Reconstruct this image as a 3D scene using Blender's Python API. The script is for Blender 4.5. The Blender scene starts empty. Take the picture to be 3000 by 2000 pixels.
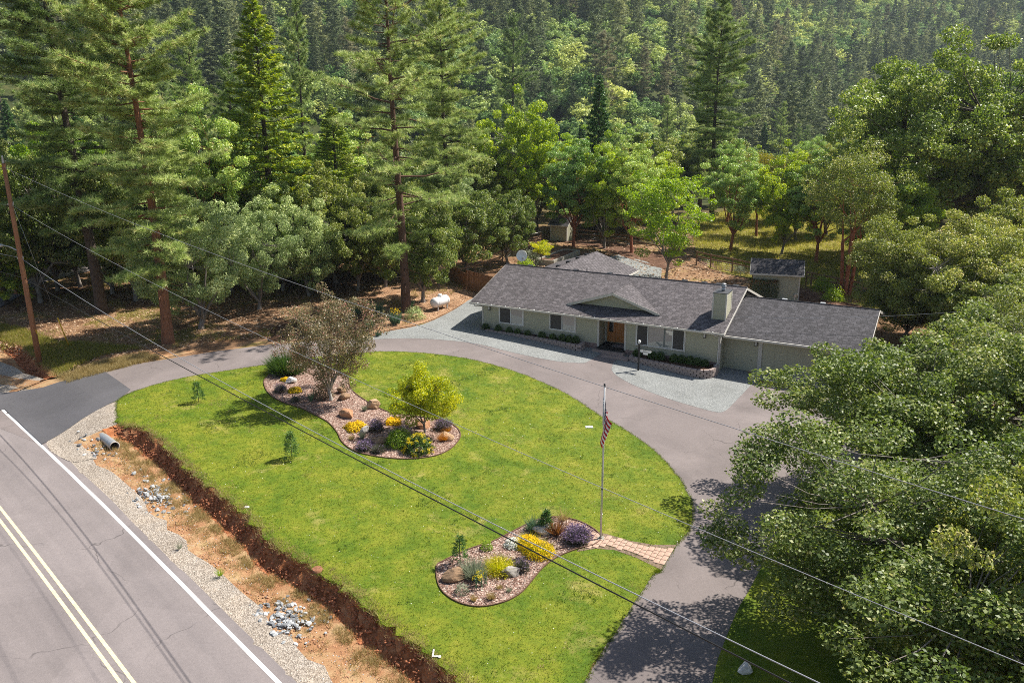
import bpy, bmesh, math, random
import numpy as np
from mathutils import Vector, Matrix

rnd = random.Random(7)
R_ = np.random.default_rng(11)
scene = bpy.context.scene
COL = scene.collection

# ------------------------------------------------------------------ camera
FPX, PITCH, ROLL, CH = 2394.5, .288, -.0089, 17.5
Fw = np.array([0, math.cos(PITCH), -math.sin(PITCH)])
_rt = np.array([1., 0, 0]); _up = np.cross(_rt, Fw)
Rt = _rt * math.cos(ROLL) + _up * math.sin(ROLL)
Up = -_rt * math.sin(ROLL) + _up * math.cos(ROLL)
CAM = np.array([0, 0, CH])
cd = bpy.data.cameras.new('camera')
cam = bpy.data.objects.new('camera', cd); COL.objects.link(cam)
cam.matrix_world = Matrix([[Rt[0], Up[0], -Fw[0], 0], [Rt[1], Up[1], -Fw[1], 0], [Rt[2], Up[2], -Fw[2], CH], [0, 0, 0, 1]])
cd.sensor_fit = 'HORIZONTAL'; cd.sensor_width = 36; cd.lens = 36 * FPX / 3000
cd.clip_start = .1; cd.clip_end = 9000
scene.camera = cam

# ------------------------------------------------------------------ sky, sun, exposure
SUN_AZ, SUN_EL = math.radians(65), math.radians(50)
SUN = Vector((math.sin(SUN_AZ) * math.cos(SUN_EL), math.cos(SUN_AZ) * math.cos(SUN_EL), math.sin(SUN_EL)))
w = bpy.data.worlds.new('World'); scene.world = w; w.use_nodes = True
nt = w.node_tree; bg = nt.nodes['Background']
sky = nt.nodes.new('ShaderNodeTexSky'); sky.sky_type = 'NISHITA'; sky.sun_disc = False
sky.sun_elevation = SUN_EL; sky.sun_rotation = SUN_AZ
nt.links.new(sky.outputs[0], bg.inputs[0]); bg.inputs[1].default_value = .062
sl_ = bpy.data.lights.new('sun', 'SUN'); sl_.energy = 5.0; sl_.angle = math.radians(.53); sl_.color = (1, .95, .86)
so = bpy.data.objects.new('sun', sl_); COL.objects.link(so)
so.rotation_euler = SUN.to_track_quat('Z', 'Y').to_euler(); so.location = (60, 30, 80)
vs = scene.view_settings
vs.view_transform = 'Standard'; vs.look = 'None'; vs.gamma = 1; vs.exposure = .95; vs.use_curve_mapping = False
scene.cycles.max_bounces = 6; scene.cycles.diffuse_bounces = 3; scene.cycles.glossy_bounces = 2
scene.cycles.transmission_bounces = 4; scene.cycles.volume_bounces = 0; scene.cycles.transparent_max_bounces = 4
scene.cycles.filter_width = .95; scene.cycles.use_denoising = False; scene.cycles.denoiser = 'OPENIMAGEDENOISE'; scene.cycles.denoising_input_passes = 'RGB_ALBEDO_NORMAL'
scene.cycles.sample_clamp_direct = 3.; scene.cycles.sample_clamp_indirect = 3.
scene.cycles.caustics_reflective = False; scene.cycles.caustics_refractive = False

# ------------------------------------------------------------------ terrain functions
X0, Y0, YAW, HL, HW, HS, EH = -3.228, 61.73, -.5029, 19.78, 11.65, .33, 2.475
AX = np.array([math.cos(YAW), math.sin(YAW)]); PR = np.array([-AX[1], AX[0]])
def sst(a, b, x):
    t = np.clip((x - a) / (b - a), 0, 1); return t * t * (3 - 2 * t)
def hnoise(x, y, s=1., k=0):
    return (np.sin(x * 1.13 * s + 1.7 + k) * np.cos(y * .97 * s + .4 * k) + .6 * np.sin(x * 2.31 * s - y * 1.87 * s + k)
            + .35 * np.sin(x * 4.7 * s + y * 3.9 * s + 2 * k) + .25 * np.cos(9.1 * x * s - 8.3 * y * s + k)) / 2.2
def z0(x, y):
    a = (x - X0) * AX[0] + (y - Y0) * AX[1]
    r = np.hypot(x, y)
    z = -.7 * np.tanh((a - 9) / 13) * (1 - sst(120, 260, r))
    yy = np.maximum(y, 1.)
    u = np.clip(x / yy, -1.2, 1.2)
    start = 235 + 330 * sst(.08, .6, u) - 20 * sst(.0, .6, -u)
    z = z - 9 * sst(120, 235, y)
    z = z + np.maximum(r - start, 0) * .27 * sst(0, 110, r - start) * sst(60, 200, y)
    z = z + 7 * hnoise(x, y, .011) * sst(250, 600, r)
    return z
# the county road: white edge line fixes an (s, d) frame; d > 0 towards the lawn
RZ = .55
def _hit(px, py, fn):
    d = Rt * (px - 1500) / FPX - Up * (py - 1000) / FPX + Fw
    z = 0.
    for _ in range(60):
        t = (z - CH) / d[2]; P = CAM + d * t
        zn = float(fn(P[0], P[1]))
        if abs(zn - z) < 1e-4: break
        z = .5 * z + .5 * zn
    return np.array([P[0], P[1], zn])
_w0 = _hit(0, 1193, lambda x, y: z0(x, y) - RZ); _w1 = _hit(813, 1995.5, lambda x, y: z0(x, y) - RZ)
RD = (_w1 - _w0)[:2]; RD = RD / np.hypot(*RD); RN = np.array([-RD[1], RD[0]])   # RN points to the lawn (left of travel)
RO = _w0[:2]
def sd(x, y):
    dx, dy = x - RO[0], y - RO[1]
    return dx * RD[0] + dy * RD[1], dx * RN[0] + dy * RN[1]
def xy(s, d): return RO + RD * s + RN * d
def zs(x, y):
    s, d = sd(x, y)
    return z0(x, y) - RZ * (1 - sst(.5, 4.5, d)) * (np.hypot(x, y) < 140)
def G(px, py, off=0.):
    p = _hit(px, py, zs); p[2] += off; return p
def GV(px, py, off=0.): return Vector(G(px, py, off))
def P784(l): return [(x / .784, y / .784) for x, y in l]
def top_height(base, ytop):
    """metres from the ground point `base` to the picture row ytop, straight up"""
    lo, hi = 0., 80.
    for _ in range(40):
        m = (lo + hi) / 2; d = base + np.array([0, 0, m]) - CAM
        if 1000 - FPX * (d @ Up) / (d @ Fw) > ytop: lo = m
        else: hi = m
    return lo

# ------------------------------------------------------------------ materials
MATS = {}
def newmat(name):
    m = bpy.data.materials.new(name); m.use_nodes = True; MATS[name] = m
    n = m.node_tree.nodes; l = m.node_tree.links
    return m, n, l, n['Principled BSDF']
def noise(n, l, co, scale, detail=4, rough=.6, dist=0.):
    t = n.new('ShaderNodeTexNoise'); t.inputs['Scale'].default_value = scale; t.inputs['Detail'].default_value = detail
    t.inputs['Roughness'].default_value = rough; t.inputs['Distortion'].default_value = dist
    l.new(co, t.inputs['Vector']); return t.outputs['Fac']
def ramp(n, l, fac, stops):
    r = n.new('ShaderNodeValToRGB'); e = r.color_ramp.elements
    while len(e) < len(stops): e.new(.5)
    for k, (p, c) in enumerate(stops):
        e[k].position = p; e[k].color = (*c, 1) if len(c) == 3 else c
    l.new(fac, r.inputs[0]); return r.outputs[0]
def mix(n, l, fac, a, b, mode='MIX'):
    m = n.new('ShaderNodeMix'); m.data_type = 'RGBA'; m.blend_type = mode
    for s, v in ((0, fac), (6, a), (7, b)):
        if hasattr(v, 'links') or hasattr(v, 'is_output'): l.new(v, m.inputs[s])
        else: m.inputs[s].default_value = v if s == 0 else (*v, 1)
    return m.outputs[2]
def bump(n, l, h, bs, dist=.02, st=1.):
    b = n.new('ShaderNodeBump'); b.inputs['Distance'].default_value = dist; b.inputs['Strength'].default_value = st
    l.new(h, b.inputs['Height']); l.new(b.outputs[0], bs.inputs['Normal'])
def coord(n, kind='Object', scale=None, l=None):
    t = n.new('ShaderNodeTexCoord').outputs[kind]
    if scale is not None:
        m = n.new('ShaderNodeMapping'); m.inputs['Scale'].default_value = scale; l.new(t, m.inputs[0]); return m.outputs[0]
    return t
def simple(name, c, rough=.6, var=.25, scale=6., bmp=.0, bscale=40., metal=0., spec=.4, stretch=None, detail=5):
    m, n, l, b = newmat(name)
    co = coord(n, 'Object', stretch, l) if stretch else coord(n)
    f = noise(n, l, co, scale, detail)
    lo = tuple(x * (1 - var) for x in c); hi = tuple(min(1, x * (1 + var)) for x in c)
    l.new(ramp(n, l, f, [(.3, lo), (.7, hi)]), b.inputs['Base Color'])
    b.inputs['Roughness'].default_value = rough; b.inputs['Metallic'].default_value = metal
    b.inputs['Specular IOR Level'].default_value = spec
    if bmp: bump(n, l, noise(n, l, co, bscale, 4), b, bmp)
    return m
def leafmat(name, stops, rough=.45, trans=.3, hue=.02, spec=.4, vr=(1.25, .8)):
    trans = trans * 1.1 if trans >= .2 else trans
    """foliage: colour varies leaf by leaf (face attribute v) and plant by plant"""
    m, n, l, b = newmat(name)
    a = n.new('ShaderNodeAttribute'); a.attribute_name = 'v'
    c = ramp(n, l, a.outputs['Fac'], stops)
    oi = n.new('ShaderNodeObjectInfo')
    hs = n.new('ShaderNodeHueSaturation')
    mr = n.new('ShaderNodeMapRange'); mr.inputs[3].default_value = .5 - hue; mr.inputs[4].default_value = .5 + hue
    l.new(oi.outputs['Random'], mr.inputs[0]); l.new(mr.outputs[0], hs.inputs['Hue'])
    mv = n.new('ShaderNodeMapRange'); mv.inputs[3].default_value = vr[0]; mv.inputs[4].default_value = vr[1]
    l.new(oi.outputs['Random'], mv.inputs[0]); l.new(mv.outputs[0], hs.inputs['Value'])
    l.new(c, hs.inputs['Color'])
    l.new(hs.outputs[0], b.inputs['Base Color']); b.inputs['Roughness'].default_value = rough
    b.inputs['Specular IOR Level'].default_value = spec
    if trans:
        tr = n.new('ShaderNodeBsdfTranslucent'); mx = n.new('ShaderNodeMixShader'); mx.inputs[0].default_value = trans
        tc = n.new('ShaderNodeHueSaturation'); tc.inputs['Saturation'].default_value = 1.15; tc.inputs['Value'].default_value = 1.5
        l.new(hs.outputs[0], tc.inputs['Color']); l.new(tc.outputs[0], tr.inputs[0])
        l.new(b.outputs[0], mx.inputs[1]); l.new(tr.outputs[0], mx.inputs[2])
        l.new(mx.outputs[0], n['Material Output'].inputs[0])
    return m

def mat_lawn():
    m, n, l, b = newmat('lawn'); co = coord(n)
    big = noise(n, l, co, .16, 5, .6, .2); mid = noise(n, l, co, .62, 8, .75, .1); fine = noise(n, l, co, 9, 5, .8); vf = noise(n, l, co, 34, 3, .8)
    c1 = ramp(n, l, mid, [(.32, (.040, .105, .005)), (.43, (.100, .165, .009)), (.53, (.185, .220, .014)), (.62, (.27, .265, .028)), (.72, (.44, .37, .09))])
    c2 = ramp(n, l, big, [(.3, (.075, .140, .007)), (.5, (.15, .20, .012)), (.72, (.26, .255, .028))])
    c = mix(n, l, .36, c1, c2)
    c = mix(n, l, .75, c, ramp(n, l, fine, [(.25, (.50, .52, .48)), (.55, (1, 1, 1)), (.8, (1.35, 1.3, 1.3))]), 'MULTIPLY')
    c = mix(n, l, .8, c, ramp(n, l, vf, [(.3, (.6, .62, .6)), (.7, (1.3, 1.3, 1.2))]), 'MULTIPLY')
    # straw-coloured worn patches
    dry = noise(n, l, co, .42, 7, .75, .3)
    fd = ramp(n, l, dry, [(.57, (0, 0, 0)), (.70, (.8, .8, .8))])
    c = mix(n, l, fd, c, (.36, .30, .09))
    l.new(c, b.inputs['Base Color']); b.inputs['Roughness'].default_value = .75; b.inputs['Specular IOR Level'].default_value = .2
    bump(n, l, vf, b, .03)
mat_lawn()
def mat_asphalt(name, c, crack=.12, patch=.25, seed=0., ang=None):
    m, n, l, b = newmat(name); co = coord(n)
    ad = n.new('ShaderNodeVectorMath'); ad.operation = 'ADD'; ad.inputs[1].default_value = (seed, seed * 2, 0); l.new(co, ad.inputs[0]); co = ad.outputs[0]
    big = noise(n, l, co, .22, 4, .6, .8); fine = noise(n, l, co, 60, 3, .9); med = noise(n, l, co, 8, 4, .7)
    k = lambda f: tuple(x * f for x in c)
    col = ramp(n, l, big, [(.3, k(1 - patch)), (.7, k(1 + patch))])
    col = mix(n, l, .8, col, ramp(n, l, fine, [(.3, (.62, .62, .62)), (.7, (1.35, 1.33, 1.3))]), 'MULTIPLY')
    col = mix(n, l, .5, col, ramp(n, l, med, [(.35, (.85, .85, .85)), (.7, (1.1, 1.1, 1.1))]), 'MULTIPLY')
    if ang is not None:      # wheel-polished streaks along the carriageway
        mp = n.new('ShaderNodeMapping'); mp.inputs['Rotation'].default_value = (0, 0, -ang); l.new(co, mp.inputs[0]); ms = n.new('ShaderNodeMapping'); ms.inputs['Scale'].default_value = (.03, 1, 1); l.new(mp.outputs[0], ms.inputs[0])
        col = mix(n, l, .8, col, ramp(n, l, noise(n, l, ms.outputs[0], 1.1, 5, .6), [(.3, (.84, .84, .85)), (.7, (1.12, 1.11, 1.1))]), 'MULTIPLY')
        pt = n.new('ShaderNodeTexVoronoi'); pt.inputs['Scale'].default_value = .1; l.new(co, pt.inputs['Vector']); sp = n.new('ShaderNodeSeparateColor'); l.new(pt.outputs['Color'], sp.inputs[0]); col = mix(n, l, .7, col, ramp(n, l, sp.outputs[0], [(0, (.93, .93, .93)), (1, (1.04, 1.04, 1.04))]), 'MULTIPLY')
    if crack:
        wn = n.new('ShaderNodeTexNoise'); wn.inputs['Scale'].default_value = .9; l.new(co, wn.inputs['Vector'])
        wa = n.new('ShaderNodeVectorMath'); wa.operation = 'MULTIPLY_ADD'; wa.inputs[1].default_value = (1.6, 1.6, 0)
        l.new(wn.outputs['Color'], wa.inputs[0]); l.new(co, wa.inputs[2])
        v = n.new('ShaderNodeTexVoronoi'); v.feature = 'DISTANCE_TO_EDGE'; v.inputs['Scale'].default_value = crack
        l.new(wa.outputs[0], v.inputs['Vector'])
        brk = noise(n, l, co, .5, 2)
        fc = ramp(n, l, v.outputs['Distance'], [(0, (1, 1, 1)), (.0035, (0, 0, 0))])
        fb = ramp(n, l, brk, [(.45, (0, 0, 0)), (.55, (.75, .75, .75))])
        col = mix(n, l, mix(n, l, 1., fc, fb, 'MULTIPLY'), col, k(.32))
    l.new(col, b.inputs['Base Color']); b.inputs['Roughness'].default_value = .85; b.inputs['Specular IOR Level'].default_value = .3
    bump(n, l, fine, b, .008)
mat_asphalt('asphalt_road', (.225, .197, .195), .14, .12, 0., math.atan2(RD[1], RD[0]))
mat_asphalt('asphalt_drive', (.192, .163, .158), .2, .2, 3.)
mat_asphalt('asphalt_apron', (.095, .092, .100), .25, .16, 5.)
def mat_gravel(name, stops, scale, bmp=.02, var=None):
    m, n, l, b = newmat(name); co = coord(n)
    v = n.new('ShaderNodeTexVoronoi'); v.inputs['Scale'].default_value = scale; l.new(co, v.inputs['Vector'])
    sep = n.new('ShaderNodeSeparateColor'); l.new(v.outputs['Color'], sep.inputs[0])
    c = ramp(n, l, sep.outputs[0], stops)
    big = noise(n, l, co, .5, 5, .65, .5)
    c = mix(n, l, .8, c, ramp(n, l, big, var or [(.3, (.82, .80, .78)), (.7, (1.15, 1.13, 1.12))]), 'MULTIPLY')
    l.new(c, b.inputs['Base Color']); b.inputs['Roughness'].default_value = .9; b.inputs['Specular IOR Level'].default_value = .2
    bump(n, l, v.outputs['Distance'], b, bmp)
mat_gravel('gravel_blue', [(0, (.14, .148, .15)), (.5, (.235, .248, .246)), (1, (.38, .39, .38))], 38)
mat_gravel('gravel_shoulder', [(0, (.19, .155, .125)), (.5, (.33, .28, .23)), (1, (.48, .42, .36))], 24,
           var=[(.25, (.75, .72, .68)), (.5, (1, 1, 1)), (.75, (1.15, 1.08, .98))])
mat_gravel('mulch', [(0, (.10, .05, .035)), (.4, (.23, .135, .105)), (.75, (.36, .25, .205)), (1, (.55, .45, .38))], 17)
def mat_soil(name, stops, sc, bmp, fsc=22):
    m, n, l, b = newmat(name); co = coord(n)
    f = noise(n, l, co, sc, 6, .7, .5); g = noise(n, l, co, fsc, 5, .8)
    c = ramp(n, l, f, stops)
    c = mix(n, l, .8, c, ramp(n, l, g, [(.3, (.55, .5, .48)), (.65, (1.25, 1.22, 1.2))]), 'MULTIPLY')
    l.new(c, b.inputs['Base Color']); b.inputs['Roughness'].default_value = .95; b.inputs['Specular IOR Level'].default_value = .1
    bump(n, l, g, b, bmp)
mat_soil('red_soil', [(.3, (.26, .090, .036)), (.5, (.44, .175, .075)), (.7, (.56, .30, .16))], 1.6, .06, 12)
mat_soil('tan_soil', [(.25, (.24, .105, .05)), (.45, (.36, .20, .105)), (.6, (.44, .30, .165)), (.78, (.36, .27, .12))], .9, .04)
mat_soil('forest_floor', [(.25, (.085, .052, .028)), (.42, (.19, .11, .062)), (.52, (.30, .185, .108)), (.62, (.20, .165, .055)), (.8, (.115, .13, .03))], .22, .05, 5)
def undergrowth():
    m = MATS['forest_floor']; n, l = m.node_tree.nodes, m.node_tree.links; b = n['Principled BSDF']; src = b.inputs['Base Color'].links[0].from_socket
    co = coord(n); ln = n.new('ShaderNodeVectorMath'); ln.operation = 'LENGTH'; l.new(co, ln.inputs[0]); mr = n.new('ShaderNodeMapRange'); mr.inputs[1].default_value = 95; mr.inputs[2].default_value = 150; l.new(ln.outputs['Value'], mr.inputs[0])
    g = ramp(n, l, noise(n, l, co, .12, 5, .7), [(.3, (.03, .042, .014)), (.55, (.06, .072, .022)), (.75, (.15, .13, .05))]); l.new(mix(n, l, mr.outputs[0], src, g), b.inputs['Base Color'])
undergrowth()
mat_soil('leaf_litter', [(.3, (.20, .11, .06)), (.5, (.36, .22, .13)), (.75, (.48, .32, .20))], .7, .05, 16)
mat_soil('meadow_soil', [(.3, (.16, .15, .03)), (.55, (.26, .24, .06)), (.75, (.34, .28, .10))], .3, .05, 6)
mat_soil('dark_bed_soil', [(.3, (.035, .02, .013)), (.7, (.09, .05, .03))], 1.3, .03)
mat_soil('bark_mulch_back', [(.3, (.075, .040, .026)), (.55, (.15, .085, .058)), (.75, (.24, .145, .10))], 1.2, .04, 16)
simple('concrete', (.40, .36, .32), .85, .15, 2.5, .004)
simple('concrete_grey', (.30, .28, .24), .9, .18, 2.5, .004)
simple('pale_concrete', (.66, .62, .57), .85, .08, 2.5, .003)
simple('step_concrete', (.36, .27, .235), .85, .14, 2.5, .004)
simple('trim', (.56, .53, .48), .55, .05, 3.)
simple('gutter', (.60, .57, .52), .4, .04, 3.)
simple('white_vinyl', (.78, .78, .76), .4, .03, 3.)
def mat_siding(name, c):
    m, n, l, b = newmat(name); co = coord(n, 'Object', (.6, .6, 9), l)
    f = noise(n, l, co, 2.5, 4); l.new(ramp(n, l, f, [(.3, tuple(x * .92 for x in c)), (.7, tuple(x * 1.07 for x in c))]), b.inputs['Base Color'])
    b.inputs['Roughness'].default_value = .6; b.inputs['Specular IOR Level'].default_value = .3
mat_siding('siding', (.42, .405, .30))
simple('fascia', (.55, .52, .47), .5, .05, 3.)
def mat_shingle(name, c, rot=0.):
    m, n, l, b = newmat(name); co = coord(n)
    mp = n.new('ShaderNodeMapping'); mp.inputs['Rotation'].default_value = (0, 0, rot); l.new(co, mp.inputs[0])
    br = n.new('ShaderNodeTexBrick'); l.new(mp.outputs[0], br.inputs['Vector'])
    br.inputs['Scale'].default_value = 1; br.inputs['Brick Width'].default_value = .33; br.inputs['Row Height'].default_value = .15
    br.inputs['Mortar Size'].default_value = .014; br.offset = .42; br.offset_frequency = 2; br.squash = .7; br.squash_frequency = 3
    k = lambda f: (*[x * f for x in c], 1)
    br.inputs['Color1'].default_value = k(.68); br.inputs['Color2'].default_value = k(1.38); br.inputs['Mortar'].default_value = k(.42)
    br.inputs['Bias'].default_value = -.1
    f = noise(n, l, co, 90, 2, .9); g = noise(n, l, co, .6, 4)
    col = mix(n, l, .7, br.outputs['Color'], ramp(n, l, f, [(.3, (.7, .7, .7)), (.7, (1.25, 1.25, 1.25))]), 'MULTIPLY')
    col = mix(n, l, .7, col, ramp(n, l, g, [(.3, (.86, .85, .85)), (.7, (1.1, 1.1, 1.1))]), 'MULTIPLY')
    l.new(col, b.inputs['Base Color']); b.inputs['Roughness'].default_value = .9; b.inputs['Specular IOR Level'].default_value = .25
    h = n.new('ShaderNodeMath'); h.operation = 'SUBTRACT'; h.inputs[0].default_value = 1; l.new(br.outputs['Fac'], h.inputs[1])
    bump(n, l, h.outputs[0], b, .012)
mat_shingle('shingle', (.128, .114, .118)); mat_shingle('shingle_turned', (.128, .114, .118), math.pi / 2)
mat_shingle('shingle_dark_shaded', (.078, .074, .080))  # darker copy of shingle: garage roof's tree shade put into its colour
def mat_brickwall():
    m, n, l, b = newmat('brick_skirt'); co = coord(n)
    mp = n.new('ShaderNodeMapping'); mp.inputs['Rotation'].default_value = (math.pi / 2, 0, 0); l.new(co, mp.inputs[0])
    br = n.new('ShaderNodeTexBrick'); l.new(mp.outputs[0], br.inputs['Vector']); br.inputs['Scale'].default_value = 1
    br.inputs['Brick Width'].default_value = .21; br.inputs['Row Height'].default_value = .075; br.inputs['Mortar Size'].default_value = .008
    br.inputs['Color1'].default_value = (.23, .14, .125, 1); br.inputs['Color2'].default_value = (.32, .22, .20, 1); br.inputs['Mortar'].default_value = (.20, .17, .155, 1)
    l.new(br.outputs['Color'], b.inputs['Base Color']); b.inputs['Roughness'].default_value = .85
    h = n.new('ShaderNodeMath'); h.operation = 'SUBTRACT'; h.inputs[0].default_value = 1; l.new(br.outputs['Fac'], h.inputs[1]); bump(n, l, h.outputs[0], b, .01)
mat_brickwall()
simple('block_wall', (.33, .26, .235), .9, .25, 3., .01, 30)
simple('paver', (.46, .31, .235), .85, .2, 4., .004, 60)
simple('paver_joint', (.20, .14, .10), .95, .2, 8.)
def glassmat(name, c, rough, ior):
    m, n, l, b = newmat(name); b.inputs['Base Color'].default_value = (*c, 1); b.inputs['Roughness'].default_value = rough; b.inputs['IOR'].default_value = ior
    return m
glassmat('pane_clear', (.21, .23, .22), .015, 2.3); glassmat('pane_screen', (.045, .045, .048), .3, 1.4); glassmat('pane_dark', (.02, .02, .022), .03, 1.8)
def mat_wood(name, c, stretch, var=.35, rough=.6, sc=3.):
    return simple(name, c, rough, var, sc, .003, 12, stretch=stretch)
mat_wood('door_wood', (.44, .17, .045), (14, 14, .7), .28, .38)
mat_wood('fence_wood', (.20, .105, .058), (10, 10, .8)); mat_wood('rail_wood', (.20, .12, .075), (3, 3, 3)); mat_wood('pole_wood', (.30, .135, .065), (9, 9, .5), .35, .8)
mat_wood('barrel_wood', (.30, .09, .05), (8, 8, .6))
simple('black_metal', (.018, .018, .02), .45, .2, 8.); simple('dark_metal', (.06, .06, .065), .5, .2, 8.)
simple('galvanized', (.46, .47, .48), .45, .15, 8., metal=.6); simple('aluminium', (.62, .62, .62), .35, .06, 4., metal=.5)
simple('tank_white', (.72, .70, .69), .45, .06, 3.); simple('white_paint', (.80, .79, .76), .5, .04, 4.)
simple('yellow_plastic', (.78, .47, .02), .45, .06, 4.); simple('road_white', (.80, .79, .77), .75, .10, 14.); simple('road_yellow', (.74, .62, .36), .75, .2, 9.)
simple('wire_alu', (.34, .35, .38), .5, .05, 4., metal=.2); simple('wire_black', (.012, .012, .013), .5, .1, 4.)
simple('ceramic', (.55, .54, .52), .3, .05, 4.); simple('mat_black', (.014, .014, .015), .8, .2, 12.); simple('mat_grey', (.22, .20, .20), .9, .4, 30.)
simple('edging_steel', (.13, .07, .045), .7, .25, 4.); simple('copper_dome', (.30, .17, .12), .35, .1, 3.)
simple('rock_tan', (.46, .30, .18), .9, .3, 2.2, .03, 6); simple('rock_grey', (.36, .33, .30), .9, .3, 2.2, .03, 6); simple('rock_white', (.60, .57, .53), .9, .2, 3., .02, 8)
simple('rock_brown', (.27, .17, .10), .9, .35, 2.5, .03, 7); simple('rock_red', (.42, .22, .12), .9, .3, 2.5, .03, 7)
simple('riprap_grey', (.33, .34, .345), .9, .25, 3., .02, 9); simple('riprap_light', (.47, .475, .475), .9, .2, 3., .02, 9); simple('riprap_dark', (.17, .175, .185), .9, .25, 3., .02, 9)
simple('clod_red', (.42, .16, .075), .95, .35, 3., .02, 9)
for nm, c, st in (('bark_pine', (.115, .062, .040), (5, 5, 1.1)), ('bark_orange', (.24, .105, .055), (5, 5, 1.1)), ('bark_grey', (.22, .19, .165), (4, 4, 1.2)), ('bark_dark', (.075, .055, .043), (4, 4, 1.2)),
                  ('bark_madrone', (.30, .105, .055), (2, 2, .7)), ('bark_pale', (.38, .35, .31), (3, 3, 1.2))):
    simple(nm, c, .9, .45, 2.6, .02, 6, stretch=st)
simple('flag_red', (.52, .022, .03), .7, .08, 6.); simple('flag_white', (.78, .76, .74), .7, .04, 6.); simple('flag_blue', (.022, .03, .11), .7, .1, 6.)
# foliage palettes
leafmat('needle_pine', [(0, (0.116, 0.178, 0.048)), (.5, (0.252, 0.333, 0.101)), (.85, (0.435, 0.519, 0.200)), (1, (0.489, 0.487, 0.220))], .5, .22, .012, .3)
leafmat('needle_fir', [(0, (0.115, 0.192, 0.035)), (.5, (0.291, 0.374, 0.054)), (1, (0.688, 0.668, 0.079))], .5, .25, .012, .3)
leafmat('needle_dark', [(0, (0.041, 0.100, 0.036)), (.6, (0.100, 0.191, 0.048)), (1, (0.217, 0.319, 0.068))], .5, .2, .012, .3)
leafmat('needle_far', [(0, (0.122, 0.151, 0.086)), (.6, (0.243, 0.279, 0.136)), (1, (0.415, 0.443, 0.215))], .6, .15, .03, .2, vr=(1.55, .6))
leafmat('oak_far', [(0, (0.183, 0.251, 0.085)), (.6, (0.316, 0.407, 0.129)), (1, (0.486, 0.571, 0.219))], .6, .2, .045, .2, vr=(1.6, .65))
leafmat('leaf_oak', [(0, (0.104, 0.146, 0.030)), (.5, (0.199, 0.247, 0.051)), (.85, (0.347, 0.376, 0.098)), (1, (0.521, 0.484, 0.220))], .5, .28, .018, .45)  # palest stop paints sun sparkles on the leaves into the colour
leafmat('leaf_oak_light', [(0, (0.154, 0.245, 0.031)), (.5, (0.307, 0.416, 0.052)), (1, (0.616, 0.673, 0.108))], .5, .32, .02, .45)
leafmat('leaf_oak_green', [(0, (0.096, 0.155, 0.031)), (.5, (0.188, 0.260, 0.053)), (.85, (0.348, 0.412, 0.102)), (1, (0.522, 0.538, 0.218))], .5, .28, .015, .45)
leafmat('leaf_live_oak', [(0, (0.169, 0.240, 0.090)), (.5, (0.343, 0.434, 0.169)), (1, (0.683, 0.725, 0.343))], .5, .22, .012, .45)
leafmat('leaf_madrone', [(0, (0.154, 0.251, 0.065)), (.5, (0.322, 0.463, 0.121)), (.88, (0.620, 0.725, 0.209)), (1, (0.408, 0.372, 0.120))], .45, .25, .02, .5)
leafmat('leaf_madrone_gold', [(0, (0.151, 0.151, 0.028)), (.5, (0.284, 0.263, 0.051)), (1, (0.527, 0.385, 0.072))], .36, .28, .01, .5)
leafmat('leaf_lime', [(0, (0.116, 0.207, 0.020)), (.5, (0.223, 0.338, 0.033)), (1, (0.380, 0.479, 0.059))], .42, .38, .01, .4)
leafmat('leaf_crab', [(0, (0.112, 0.106, 0.050)), (.45, (0.213, 0.190, 0.095)), (.75, (0.336, 0.241, 0.146)), (1, (0.403, 0.168, 0.146))], .42, .25, .005, .4)
leafmat('leaf_yellow', [(0, (0.193, 0.258, 0.016)), (.5, (0.402, 0.435, 0.025)), (1, (0.741, 0.675, 0.040))], .42, .35, .004, .4)
leafmat('leaf_gold', [(0, (0.336, 0.269, 0.013)), (.6, (0.538, 0.448, 0.020)), (1, (0.694, 0.594, 0.034))], .5, .3, .004, .3)
leafmat('leaf_box', [(0, (0.030, 0.068, 0.015)), (.5, (0.068, 0.128, 0.024)), (1, (0.150, 0.217, 0.039))], .42, .2, .01, .4)
leafmat('leaf_photinia', [(0, (0.038, 0.075, 0.018)), (.55, (0.083, 0.112, 0.030)), (.8, (0.240, 0.112, 0.045)), (1, (0.450, 0.135, 0.045))], .36, .2, .004, .5)
leafmat('leaf_sage', [(0, (0.146, 0.168, 0.101)), (.6, (0.246, 0.280, 0.190)), (1, (0.381, 0.403, 0.302))], .7, .2, .004, .2)
leafmat('leaf_lavender', [(0, (0.101, 0.106, 0.067)), (.6, (0.179, 0.179, 0.123)), (1, (0.280, 0.258, 0.213))], .7, .2, .004, .2)
leafmat('flower_purple', [(0, (.15, .10, .18)), (1, (.33, .24, .39))], .7, .25, .004, .2)
leafmat('flower_mauve', [(0, (.14, .10, .17)), (1, (.27, .20, .30))], .7, .25, .004, .2)
leafmat('flower_yellow', [(0, (.58, .36, .004)), (1, (.82, .58, .012))], .6, .2, .004, .2)
leafmat('flower_white', [(0, (.60, .60, .56)), (1, (.82, .82, .78))], .6, .2, .004, .2)
leafmat('grass_orange', [(0, (.30, .13, .03)), (1, (.52, .27, .08))], .6, .3, .004, .2)
leafmat('grass_straw', [(0, (.26, .19, .07)), (1, (.50, .40, .20))], .7, .25, .004, .2)
leafmat('grass_lawn', [(0, (0.081, 0.137, 0.015)), (.6, (0.156, 0.219, 0.025)), (1, (0.275, 0.285, 0.050))], .6, .3, .0, .2)
leafmat('grass_meadow', [(0, (0.175, 0.194, 0.031)), (.6, (0.325, 0.312, 0.062)), (1, (0.500, 0.413, 0.138))], .65, .3, .0, .2)
leafmat('leaf_dry', [(0, (0.213, 0.112, 0.062)), (.5, (0.403, 0.258, 0.157)), (1, (0.627, 0.470, 0.325))], .8, .1, .0, .2)
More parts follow.
